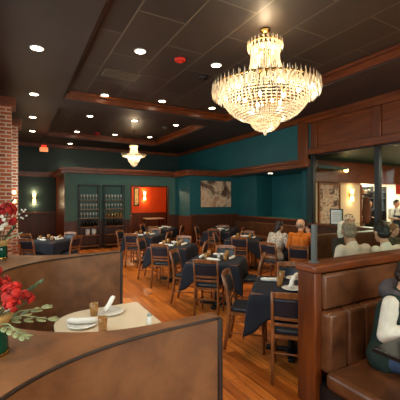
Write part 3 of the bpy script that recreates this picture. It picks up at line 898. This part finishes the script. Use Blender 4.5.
sconce('lit double wall sconce on the dark far left wall', (.62,15,1.83), 0, 6)
sconce('lit double wall sconce on the orange wall seen through the doorway', (5.28,14.8,1.95), 0, 2.5, (1,.6,.25))
sconce('small lit double sconce on the cream wall behind the right window', (9.96,CY,1.92), 0, 1.5, WARM2)
for i,(y,z) in enumerate(((9.88,1.95),(9.88,1.72))):
    o = MB().ell((0,0,0),.045,.045,.05,10,8).build('string_light', SHADE, None, smooth=True); o.location=(-.06,y,z)
    tag(o,'%s glowing globe bulb on the far brick pier' % ('upper','lower')[i],'bulb','globe bulbs on the brick pier')

# ceiling devices
DL = [  # x, y found on the ceiling plane
]
def ceil_at(u, v, z):
    d = (z-1.75)*325/(200-v); l = (u-200)/325*d
    s,c = math.sin(R(YAW)), math.cos(R(YAW))
    return (round(d*s+l*c,2), round(d*c-l*s,2))
# coordinates below were measured once on the ceiling plan
def downlight(x, y, z, label, power):
    t = thing('downlight', label, 'downlight', (x,y,z), 0, 'recessed ceiling downlights')
    MB().lathe([(.085,-.001),(.105,-.001),(.105,-.01),(.085,-.014)],n=24).build('trim_ring', CERAM, t, smooth=True)
    MB().lathe([(.001,-.006),(.084,-.006),(.084,-.009),(.001,-.012)],n=24).build('lens', LED, t)
    l = bpy.data.lights.new('downlight_spot','SPOT'); l.energy = power; l.color = WARM2; l.spot_size = R(95); l.spot_blend = .8; l.shadow_soft_size = .07
    o = bpy.data.objects.new('downlight_spot', l); COL.objects.link(o); o.parent = t; o.location = (0,0,-.03)
DLP = [((37,48),ZC,'nearest of the row on the left soffit'),((34,94),ZC,'second of the row on the left soffit'),((32.5,117),ZC,'third of the row on the left soffit'),((32.5,131),ZC,'fourth of the row on the left soffit'),
 ((140,51),ZT,'left of the orange alarm in the near tray'),((216,65),ZT,'between the orange alarm and the big chandelier'),((105,95),ZT,'in the far left corner of the near tray'),((162,101),ZT,'at the far edge of the near tray, middle'),((212,108),ZT,'at the far edge of the near tray, right'),
 ((90,116),ZT,'at the near left of the far tray'),((135,120.5),ZT,'above the small chandelier in the far tray'),((176,125),ZT,'at the right of the far tray'),((77,131.5),ZT,'at the far left of the far tray'),((115,134.5),ZT,'beside the red alarm in the far tray'),((150,137),ZT,'at the far right of the far tray'),((70,143.5),ZC,'on the soffit above the green wall')]
DLXY = []
for (uv,zz,lb) in DLP:
    x,y = ceil_at(uv[0],uv[1],zz); DLXY.append((x,y))
    downlight(x,y,zz,'lit round recessed downlight '+lb, 62)
for x,y in ((.3,.9),(4.9,1.6),(4.9,5.2),(1.6,1.4)):
    if x<.92: downlight(x,y,ZC,'recessed downlight on the left soffit above the curved booth',62)
    else: downlight(x,y,ZT,'recessed downlight in the near tray at %s' % {(4.9,1.6):'its near right',(4.9,5.2):'its far right',(1.6,1.4):'its near left'}[(x,y)],62)
downlight(7.65,8.6,2.68,'recessed downlight added to light the niche above the long right bench',60)  # added lamp, brightens the otherwise dark alcove
for x,y,lb in ((6.4,2.7,'beyond the partition'),(6.3,.3,'nearest the camera')): downlight(x,y,ZC,'recessed downlight added out of view on the right soffit %s' % lb,80)  # both added beyond the frame to brighten the diners
def alarm(u,v,z,label,mat,r=.09):
    x,y = ceil_at(u,v,z)
    t = thing('ceiling_alarm', label, 'alarm', (x,y,z))
    MB().lathe([(.001,-.001),(r,-.001),(r,-.03),(r*.8,-.045),(.001,-.05)],n=20).build('base', mat, t, smooth=True)
    MB().lathe([(.001,-.049),(r*.35,-.049),(r*.3,-.07),(.001,-.075)],n=14).build('dome', mat, t, smooth=True)
alarm(180,59,ZT,'orange red round fire alarm on the near ceiling tiles',REDP,.1)
alarm(97,133,ZT,'red round fire alarm on the far tray ceiling',REDP,.1)
alarm(203,77,ZT,'dark round speaker on the near ceiling tiles',BLACKM,.1)
alarm(165,127,ZT,'grey round smoke detector on the far tray ceiling',GREYM,.1)
x,y = ceil_at(121,75,ZT)
t = thing('ceiling_vent','bronze slatted air vent in the near ceiling tiles','vent',(x,y,ZT), R(0))
f = MB(); f.box(-.36,.36,-.2,-.17,-.012,0); f.box(-.36,.36,.17,.2,-.012,0); f.box(-.36,-.33,-.17,.17,-.012,0); f.box(.33,.36,-.17,.17,-.012,0); f.build('frame', VENTM, t)
for i in range(5): MB().box(-.33,.33,-.14+i*.064,-.115+i*.064,-.014,0).build('slat', VENTM, t)
MB().box(-.33,.33,-.17,.17,-.004,0).build('duct', BLACKM, t)

# ------------------------------------------------------------------ chandelier
def prism_verts(m, p, L, r, out=Vector((0,0,0))):
    p = Vector(p)
    vs = [p+Vector((0,0,L*.5))+out]; 
    for k in range(5): vs.append(p+Vector((r*math.cos(2*PI*k/5), r*math.sin(2*PI*k/5), -L*.1)))
    vs.append(p-Vector((0,0,L*.5)))
    m.add(vs, [(0,1+k,1+(k+1)%5) for k in range(5)]+[(6,1+(k+1)%5,1+k) for k in range(5)])
def octa(m, p, r):
    x,y,z = p
    m.add([(x+r,y,z),(x,y+r,z),(x-r,y,z),(x,y-r,z),(x,y,z+r),(x,y,z-r)],[(0,1,4),(1,2,4),(2,3,4),(3,0,4),(1,0,5),(2,1,5),(3,2,5),(0,3,5)])
def chandelier(label, loc, sc, power, stem, bw=1.0, tilt=0.0):
    """origin at the middle of the main ring; +z up"""
    t = thing('chandelier', label, 'chandelier', loc, 0); t.scale = (sc,)*3
    top = stem
    MB().lathe([(.001,0),(.07,0),(.08,-.03),(.03,-.06),(.001,-.06)],c=(0,0,top),n=20).build('canopy', BRASS, t, smooth=True)
    MB().tube([(0,0,top-.05),(0,0,.62)],.012,8).build('stem', BRASS, t)
    for (r,z,th) in ((.24,.7,.014),(.76,.04,.014),(.6,.08,.01),(.215,-.405,.01)):
        m = MB(); m.tube([(r*math.cos(2*PI*i/40), r*math.sin(2*PI*i/40), z) for i in range(41)], th, 6); m.build('ring', BRASS, t, smooth=True)
    for i in range(8):
        a = 2*PI*i/8; m = MB(); m.tube([(.03*math.cos(a),.03*math.sin(a),.35),(.4*math.cos(a),.4*math.sin(a),.06),(.76*math.cos(a),.76*math.sin(a),.04)],.008,5); m.build('arm', BRASS, t, smooth=True)
    # large prisms: one part each
    def ringp(n, r, z, L, w, tilt):
        for i in range(n):
            a = 2*PI*i/n
            m = MB(); prism_verts(m,(r*math.cos(a),r*math.sin(a),z),L,w,Vector((math.cos(a),math.sin(a),0))*tilt)
            m.build('crystal_prism', CRYSTAL, t)
    ringp(60,.785-tilt*.6,.01+tilt*.5,.22,.017,tilt); ringp(24,.255,.68,.16,.017,.0)
    # further prisms, strands and beads: uncountable
    m = MB()
    for (n,r,z,L,w) in (*(((56,.735,-.03,.2,.015),(52,.69,-.05,.18,.015),(50,.64,.06,.2,.015)) if bw == 1 else ((40,.6,.04,.2,.015),)),(42,.55,.08,.18,.014),(34,.46,.1,.18,.014),(26,.38,.13,.18,.013),(22,.22,.7,.12,.013)):
        for i in range(n):
            a = 2*PI*(i+.5)/n; prism_verts(m,(r*math.cos(a),r*math.sin(a),z+random.uniform(-.015,.015)),L,w,Vector((math.cos(a),math.sin(a),0))*tilt*(r>.3))
    o = m.build('prism_fringe', CRYSTAL, t); o['kind'] = 'stuff'
    m = MB()
    for i in range(44):       # strands from crown to main ring
        a = 2*PI*i/44
        for j in range(30):
            f = j/29; r = .205+.12*f**3; z = .64-.46*f
            octa(m,(r*math.cos(a),r*math.sin(a),z),.0115)
    o = m.build('crystal_strand', CRYSTAL, t); o['kind'] = 'stuff'
    # bead bowl: rings
    prof = [(x_*bw, z_-.03) for x_, z_ in [(.67,.0),(.663,-.035),(.652,-.07),(.637,-.105),(.617,-.14),(.595,-.175),(.57,-.21),(.542,-.243),(.51,-.275),(.475,-.305),(.435,-.333),(.39,-.357),(.34,-.376),(.285,-.39),(.235,-.398)]]
    for (r,z) in prof:
        m = MB(); n = int(2*PI*r/.024)
        for i in range(n):
            a = 2*PI*i/n; octa(m,(r*math.cos(a),r*math.sin(a),z),.0135)
        m.build('bead_ring', CRYSTAL, t)
    m = MB()
    for (r,z) in ((.215,-.42),(.217,-.44),(.215,-.46),(.208,-.482),(.197,-.505),(.18,-.527),(.157,-.548),(.128,-.566),(.095,-.58),(.06,-.592)):
        n = max(8,int(2*PI*r/.024))
        for i in range(n): 
            a = 2*PI*i/n; octa(m,(r*math.cos(a),r*math.sin(a),z),.0135)
    m.build('bead_basket', CRYSTAL, t)
    MB().ell((0,0,-.625),.025,.025,.035,10,8).build('finial', CRYSTAL, t, smooth=True)
    for i in range(10):
        a = 2*PI*i/10; r = .48 if i%2 else .3; z = .0 if i%2 else -.12
        MB().ell((r*math.cos(a),r*math.sin(a),z),.022,.022,.035,8,6).build('bulb', BULB, t, smooth=True)
    for i in range(5):
        a = 2*PI*i/5; MB().ell((.14*math.cos(a),.14*math.sin(a),.62),.02,.02,.03,8,6).build('bulb', BULB, t, smooth=True)
    for i in range(6):
        a = 2*PI*(i+.25)/6; p = point('chandelier_light',(.42*math.cos(a),.42*math.sin(a),-.03),power,CHL,.05); p.parent = t
    for z in (-.4,.3,.62):
        p = point('chandelier_light',(0,0,z),power*(.35 if z<0 else .6),CHL,.05); p.parent = t
    p = point('chandelier_light',(0,0,top-(.22 if sc == 1 else .9)),5 if sc == 1 else 9,WARM,.06); p.parent = t
    return t
chandelier('large tiered crystal chandelier hanging from the near ceiling tray', (3.23,3.75,3.37), 1.0, 3.1, .93)
chandelier('small crystal chandelier hanging in the far tray above the green wall', (3.75,11.6,3.33), .57, 1.1, .97/.57, .62, .16)

# ------------------------------------------------------------------ people
SKIN = plain('skin light', (214,160,128), .55, c2=(200,144,112), scale=10)
SKIN2 = plain('skin tan', (190,134,100), .55, c2=(174,118,86), scale=10)
EYE = plain('eye dark', (30,22,18), .3); LIP = plain('lip', (166,92,80), .5)
def remesh(m, name, mat, parent, vox, smooth_it=3):
    o = m.build(name, mat, parent)
    md = o.modifiers.new('r','REMESH'); md.mode = 'VOXEL'; md.voxel_size = vox; md.use_smooth_shade = True
    if smooth_it:
        sm = o.modifiers.new('s','SMOOTH'); sm.iterations = smooth_it; sm.factor = .5
    dg = bpy.context.evaluated_depsgraph_get(); dg.update()
    me = bpy.data.meshes.new_from_object(o.evaluated_get(dg))
    me.name = name; o.modifiers.clear(); o.data = me
    for p in me.polygons: p.use_smooth = True
    return o
def hand(m, w, d, up, side, curl=.7, s=1.0):
    """palm and five fingers starting at wrist w, pointing along d; up = back of the hand; side=+1 puts the thumb on d x up"""
    d = Vector(d).normalized(); up = Vector(up); up = (up-d*up.dot(d)).normalized(); sd = d.cross(up).normalized()
    w = Vector(w)
    for k in (-1,0,1): m.cap(w+sd*.016*k*s, .017*s, w+d*.075*s+sd*.024*k*s, .013*s, 8)
    for k,L in ((-1.5,.058),(-.5,.07),(.5,.076),(1.5,.07)):
        kk = k*side
        b0 = w+d*.078*s+sd*.019*kk*s
        d1 = (d*math.cos(curl*.6)-up*math.sin(curl*.6)); d2 = (d*math.cos(curl*1.5)-up*math.sin(curl*1.5))
        b1 = b0+d1*L*.5*s; b2 = b1+d2*L*.5*s
        m.cap(b0,.0095*s,b1,.0085*s,8); m.cap(b1,.0085*s,b2,.007*s,8)
    tb = w+d*.025*s+sd*.026*side*s; t1 = tb+(d*.7+sd*.7*side-up*.2).normalized()*.04*s; t2 = t1+(d*.95+sd*.1*side-up*.4).normalized()*.03*s
    m.cap(tb,.012*s,t1,.0105*s,8); m.cap(t1,.0105*s,t2,.008*s,8)
def person(label, loc, rotz, s=1, lean=.1, hyaw=0, hpitch=0, arms=None, shirt=None, pants=None, skin=SKIN, hairmat=None, hair='short',
           standing=False, vest=None, apron=None, cap_=None, collar=None, vox=.009):
    t = thing('person', label, 'person', loc, rotz); t.scale = (s,)*3
    T = Matrix.Rotation(-lean,4,'X')
    def tp(p): return T @ Vector(p)      # torso space, pelvis at origin
    sh = {1:tp((.175,0,.47)),-1:tp((-.175,0,.47))}
    nb, nk = tp((0,-.005,.5)), tp((0,.012,.585))
    hc = tp((0,.03,.69))
    H = Matrix.Rotation(hyaw,4,'Z') @ Matrix.Rotation(-hpitch,4,'X')
    def hp(p): return hc + H @ Vector(p)
    body = MB()
    tors = [((0,0,.03),.12,(0,0,.2),.115),((-.045,0,.2),.105,(-.06,.0,.36),.11),((.045,0,.2),.105,(.06,0,.36),.11),((-.1,0,.4),.085,(.1,0,.4),.085),((-.14,0,.455),.062,(.14,0,.455),.062),((0,-.005,.44),.075,(0,-.005,.5),.055)]
    def torso(m, g=0):
        for a,ra,b,rb in tors: m.cap(tp(a),ra+g,tp(b),rb+g,14)
        m.cap((-.06,0,-.02),.115+g,(.06,0,-.02),.115+g,14)
    torso(body, -.006)
    body.cap(nb,.055,nk,.05); body.cap(nk,.05,hp((0,-.01,-.05)),.05)
    # head
    body.ell(hp((0,-.01,.03)),.077,.096,.092,16,12,H.to_3x3()); body.ell(hp((0,.02,-.045)),.058,.07,.07,14,10,H.to_3x3())
    body.cap(hp((0,.083,.012)),.009,hp((0,.103,-.025)),.013,8)
    for sx in (-1,1): body.ell(hp((sx*.078,-.012,-.01)),.012,.022,.033,8,6,H.to_3x3())
    body.ell(hp((0,.07,-.085)),.024,.02,.018,8,6,H.to_3x3())
    arms = arms or {}
    el, wr = {}, {}
    for sx in (-1,1):
        e, w, hd = arms.get(sx, ((sx*.24,.1,.22),(sx*.13,.34,.2),(-sx*.3,1,-.1)))
        el[sx], wr[sx] = Vector(e), Vector(w)
        body.cap(sh[sx],.05,el[sx],.04); body.cap(el[sx],.04,wr[sx],.027)
        hand(body, wr[sx], hd, (0,0,1) if abs(Vector(hd).normalized().z)<.8 else (0,1,0), -sx if True else sx)
    legs = []
    for sx in (-1,1):
        hip = Vector((sx*.085,0,-.02))
        if standing: kn, an = Vector((sx*.095,.02,-.43)), Vector((sx*.1,-.02,-.85))
        else: kn, an = Vector((sx*.1,.43,-.01)), Vector((sx*.1,.4,-.42))
        legs.append((hip,kn,an))
        body.cap(hip,.085,kn,.058); body.cap(kn,.056,an,.04)
    remesh(body,'body',skin,t,vox*.75 if vox>.006 else vox,2)
    # eyes, mouth, brows
    for sx in (-1,1):
        MB().ell(hp((sx*.031,.079,.008)),.011,.008,.007,8,6,H.to_3x3()).build('eye', EYE, t, smooth=True)
    MB().ell(hp((0,.086,-.058)),.022,.007,.006,8,6,H.to_3x3()).build('mouth', LIP, t, smooth=True)
    sm = MB(); torso(sm,.008)
    sl = .012
    for sx in (-1,1):
        sm.cap(sh[sx],.056+sl,el[sx],.043+sl); sm.cap(el[sx],.043+sl,el[sx].lerp(wr[sx],.88),.03+sl)
    sm.cap(tp((0,-.005,.46)),.085,tp((0,0,.53)),.06)
    remesh(sm,'shirt',shirt,t,vox,4)
    pm = MB()
    for hip,kn,an in legs: pm.cap(hip,.098,kn,.07); pm.cap(kn,.068,an+Vector((0,0,.04)),.055)
    pm.cap((-.06,0,-.02),.122,(.06,0,-.02),.122); pm.cap((0,0,.0),.125,(0,0,.06),.12)
    remesh(pm,'trousers',pants,t,vox*1.2,4)
    for hip,kn,an in legs:
        MB().ell(an+Vector((0,.05,-.03)),.045,.12,.045,12,8).build('shoe', BLACKM, t, smooth=True)
    if vest:
        vm = MB(); torso(vm,.028)
        vm.cap(tp((-.11,0,.43)),.085,tp((.11,0,.43)),.085)
        remesh(vm,'vest',vest[0],t,vox,4)
        hm = MB(); pts=[]
        for i in range(13):
            a = R(-200+220*i/12); pts.append(tp((.105*math.cos(a), -.01+.1*math.sin(a), .535+.02*math.sin(a*2))))
        hm.tube(pts,[.02,.04,.05,.055,.06,.062,.062,.062,.06,.055,.05,.04,.02],10); hm.ell(tp((0,-.1,.5)),.1,.055,.07)
        remesh(hm,'hood',vest[1],t,vox,3)
        MB().tube([tp((-.075,.09,.52)),tp((-.06,.15,.45)),tp((-.055,.155,.36))],.005,6).build('drawstring', WHITEC, t, smooth=True)
    if apron:
        am = MB()
        am.box(-.15,.15,.135,.15,-.45,.3); am.box(-.11,-.07,.11,.125,.3,.48); am.box(.07,.11,.11,.125,.3,.48)
        am.build('apron', apron, t, bevel=.004)
        MB().lathe([(.14,.1),(.15,.12),(.15,.17),(.14,.19)],n=20).build('apron_band', WHITEC, t)
    if hair:
        h = MB(); M3 = H.to_3x3()
        if hair == 'bald':
            h.ell(hp((0,-.032,-.012)),.086,.084,.055,16,10,M3)
        elif hair == 'short':
            h.ell(hp((0,-.022,.043)),.085,.1,.094,16,12,M3); h.ell(hp((0,-.045,-.015)),.078,.066,.07,14,10,M3)
        elif hair == 'long':
            h.ell(hp((0,-.024,.043)),.092,.104,.098,16,12,M3); h.ell(hp((0,-.05,-.03)),.09,.07,.1,14,10,M3); h.cap(hp((0,-.06,-.06)),.07,hp((0,-.06,-.14)),.055)
        elif hair == 'curly':
            rnd = random.Random(4)
            for i in range(60):
                a = rnd.uniform(0,2*PI); e = rnd.uniform(-.4,PI/2); n = Vector((math.cos(a)*math.cos(e),math.sin(a)*math.cos(e),math.sin(e)))
                if n.y > .55 and n.z < .5: continue
                h.ell(hp((n.x*.09,n.y*.1-.02,n.z*.1+.03)),.03,.03,.03,8,6)
            h.ell(hp((0,-.02,.05)),.085,.1,.09,14,10,M3)
        remesh(h,'hair',hairmat,t,vox*.8,2)
    return t
def cloth(name,c,c2=None,scale=14,bmp=.15): return plain(name,c,.9,c2=c2,scale=scale,bmp=bmp,spec=.25)
NAVYT = cloth('dark trousers',(40,42,52)); JEAN = cloth('blue jeans',(70,86,112),(56,70,96))
HB = plain('dark brown hair',(46,28,20),.5,c2=(34,20,14),scale=60); HG = plain('grey hair',(150,124,100),.5,c2=(104,82,64),scale=60)
HW = plain('white hair',(226,214,196),.5,c2=(204,190,170),scale=60); HL = plain('light brown hair',(130,88,52),.5,c2=(104,66,38),scale=60)
HS = art_mat('streaked curls', [(.44,(50,34,26)),(.52,(226,200,164))], 30, 0); HK = plain('black hair',(28,20,16),.45,c2=(20,14,12),scale=60)
PATT = plain('patterned blouse',(226,214,196),.85,c2=(120,100,84),scale=26)
SZ = .56
person('person in orange sweater with balding head seated with back to the camera',(4.98,4.72,SZ),R(-52),1.0,.16,R(-38),.05,
       {1:((.27,.12,.24),(.13,.3,.5),(-.3,.3,1))}, cloth('orange sweater',(200,108,38),(180,90,26)), NAVYT, SKIN, HG,'bald')
person('person with dark hair in patterned white top seated left of the orange sweater',(4.84,5.27,SZ),R(-70),.93,.22,R(-25),.2,
       None, PATT, NAVYT, SKIN, HB,'long')
person('person in grey shirt with grey hair and raised hand beyond the partition',(3.8,2.6,SZ+.04),R(-12),1.1,.22,R(-28),.1,
       {1:((.26,.2,.3),(.12,.33,.5),(-.4,-.2,1))}, cloth('grey shirt',(232,204,184),(218,190,170)), NAVYT, SKIN2, HG,'short')
person('person in white shirt with dark hair bending over the table beyond the partition',(4.33,2.45,SZ),R(-10),1.12,.26,R(-10),.3,
       None, cloth('white shirt',(246,236,220),(232,220,202)), NAVYT, SKIN, HK,'short')
person('person with white hair in dark top facing the grey shirt diner',(5.02,3.78,SZ),R(172),1.0,.05,R(30),.05,
       None, cloth('dark top',(60,52,48)), NAVYT, SKIN, HW,'long')
person('person with streaked curly hair seated behind the white haired diner',(6.2,4.5,SZ+.05),R(160),1.0,.0,0,0,
       None, cloth('brown cardigan',(96,72,56)), NAVYT, SKIN, HS,'curly')
person('person with light brown hair facing the white shirt diner at right',(6.42,3.74,SZ-.05),R(165),.95,.1,0,.15,
       None, cloth('olive top',(92,84,64)), NAVYT, SKIN, HL,'long')
person('person in grey hooded vest over white sleeves seated at the right edge',(2.755,1.63,.46),R(190),1.0,.2,R(-8),.4,
       {1:((.25,.07,.22),(.1,.32,.34),(-.5,1,0)),-1:((-.25,.09,.22),(-.08,.33,.34),(.5,1,0))}, cloth('white long sleeves',(226,218,204),(210,200,184)), JEAN, SKIN, HB,'short',
       vest=(cloth('dark green grey vest',(44,58,52),(36,48,44)), cloth('grey hood',(86,80,84),(70,64,68))), vox=.008)
person('person standing in the kitchen in white shirt and dark apron',(11.55,6.55,.9),R(150),1.06,.05,R(20),.1,
       None, cloth('cook shirt',(214,206,194)), NAVYT, SKIN, HK,'short', standing=True, apron=cloth('dark apron',(40,44,58)))
person('person standing far back in the kitchen, seen just right of the window post',(11.9,7.75,.9),R(160),.98,.0,0,0,
       None, cloth('black work shirt',(36,34,36)), NAVYT, SKIN2, HK,'short', standing=True, apron=cloth('black apron',(30,30,34)))

# kitchen things
t = thing('kitchen_shelf','dark metal shelf unit on the kitchen wall behind the right window','shelf',(12.5,8.12,0))
for x in (-.9,-.02,.86): MB().box(x,x+.04,-.16,.16,0,2.3).build('post', BLACKM, t)
for z in (.9,1.35,1.85,2.1): MB().box(-.9,.9,-.16,.16,z-.05,z).build('shelf', BLACKM, t)
t = thing('coat','brown apron coat hanging on the kitchen doorway shelf','coat',(11.35,7.5,0))
m = MB(); m.ell((0,0,1.45),.2,.09,.42); m.ell((0,0,1.05),.22,.09,.2); m.cap((-.12,0,1.78),.05,(-.2,0,1.2),.05); m.cap((.12,0,1.78),.05,(.2,0,1.2),.05)
remesh(m,'coat_body',cloth('brown coat',(96,58,40),(74,44,30)),t,.015,3); MB().tube([(-.14,0,1.82),(0,0,1.9),(.14,0,1.82)],.01,6).build('hanger', STEEL, t)
t = thing('hat_shelf','black open shelf above the hanging coat by the kitchen opening','shelf',(11.35,7.66,0))
MB().box(-.55,.4,-.16,.16,1.93,1.98).build('shelf_board', BLACKM, t); MB().box(-.55,.4,.1,.16,1.98,2.25).build('back_rail', BLACKM, t)
for x in (-.5,.35): MB().box(x,x+.05,.1,.16,0,1.93).build('post', BLACKM, t)
for i,x in enumerate((11.0,11.2,11.42,11.6)):
    o = MB().box(x-.08,x+.08,7.56,7.74,1.98,2.12+.03*(i%2)).build('storage_box', (WHITEP,AMBER,CERAM,GREYM)[i], None, bevel=.01)
    tag(o,'small %s storage box on the black shelf above the coat' % ('white','amber','cream','grey')[i],'box','boxes on the coat shelf')
o = MB().box(12.02,12.3,6.9,6.94,1.95,2.3).build('red_sign', REDP, None, bevel=.006); o.location=(-.1,-.18,0)
tag(o,'plain red hanging panel at the right edge of the kitchen','sign')
t = thing('kitchen_counter','steel kitchen counter along the far kitchen wall','counter',(12.6,7.2,0))
MB().box(-.3,3.6,-.3,.3,.86,.92).build('worktop', STEEL, t, bevel=.006); MB().box(-.28,3.58,-.27,.27,0,.86).build('cabinet', WHITEP, t)
for i,(x,y) in enumerate(((12.2,7.75),(14.2,7.3),(10.6,4.0),(13.0,3.4),(9.6,2.2))):  # last three are added out of view to light the cream wall
    zz = 2.6 if y > 6.2 else 3.1
    t = thing('ceiling_light','fluorescent ceiling light %s' % ('above the kitchen coat shelf','deep in the kitchen at right','added unseen near the window side of the lit room','added unseen in the middle of the lit room','added unseen in front of the photo collage')[i],'light',(x,y,zz))
    MB().box(-.62,.62,-.14,.14,-.05,0).build('housing', WHITEP, t); MB().box(-.58,.58,-.11,.11,-.065,-.05).build('diffuser', FLUO, t)
    l = bpy.data.lights.new('fluorescent','AREA'); l.shape='RECTANGLE'; l.size=1.1; l.size_y=.2; l.energy=(70 if i<2 else 60); l.color=(1,.86,.66)
    q = bpy.data.objects.new('fluorescent',l); COL.objects.link(q); q.parent=t; q.location=(0,0,-.09)
# table in orange room
t = thing('side_table','tall side table with pale top seen through the orange doorway','table',(5.5,14.1,0))
MB().box(-.42,.42,-.3,.3,.88,.92).build('tabletop', TABLEC, t, bevel=.004)
for sx in (-1,1):
    for sy in (-1,1): MB().box(sx*.36-.02,sx*.36+.02,sy*.25-.02,sy*.25+.02,0,.88).build('leg', BLACKM, t)
p = point('orange_room_lamp',(4.3,13.4,2.5),60,(1,.7,.4),.1)

# ------------------------------------------------------------------ daylight through windows
def area(name, loc, rot, sx, sy, power, col):
    l = bpy.data.lights.new(name,'AREA'); l.shape='RECTANGLE'; l.size=sx; l.size_y=sy; l.energy=power; l.color=col
    o = bpy.data.objects.new(name,l); COL.objects.link(o); o.location=loc; o.rotation_euler=rot; return o
DAY = (1,.95,.88)
pw = (60,80,40)
for i,(a,b) in enumerate(LWINS): area('daylight',(LW-.35,(a+b)/2,2.1),(0,R(-90),0),2.1,b-a,pw[i],(.86,.93,1))
area('daylight',(3.35,-4.35,2.05),(R(90),0,0),6,2.4,210,DAY)
wd = bpy.data.worlds.new('world'); S.world = wd; wd.use_nodes = True
bg = wd.node_tree.nodes['Background']; bg.inputs['Color'].default_value = (.7,.82,1,1); bg.inputs['Strength'].default_value = .5

S.view_settings.view_transform = 'Standard'; S.view_settings.look = 'None'
S.view_settings.exposure = 0.85; S.view_settings.gamma = 1; S.view_settings.use_curve_mapping = False
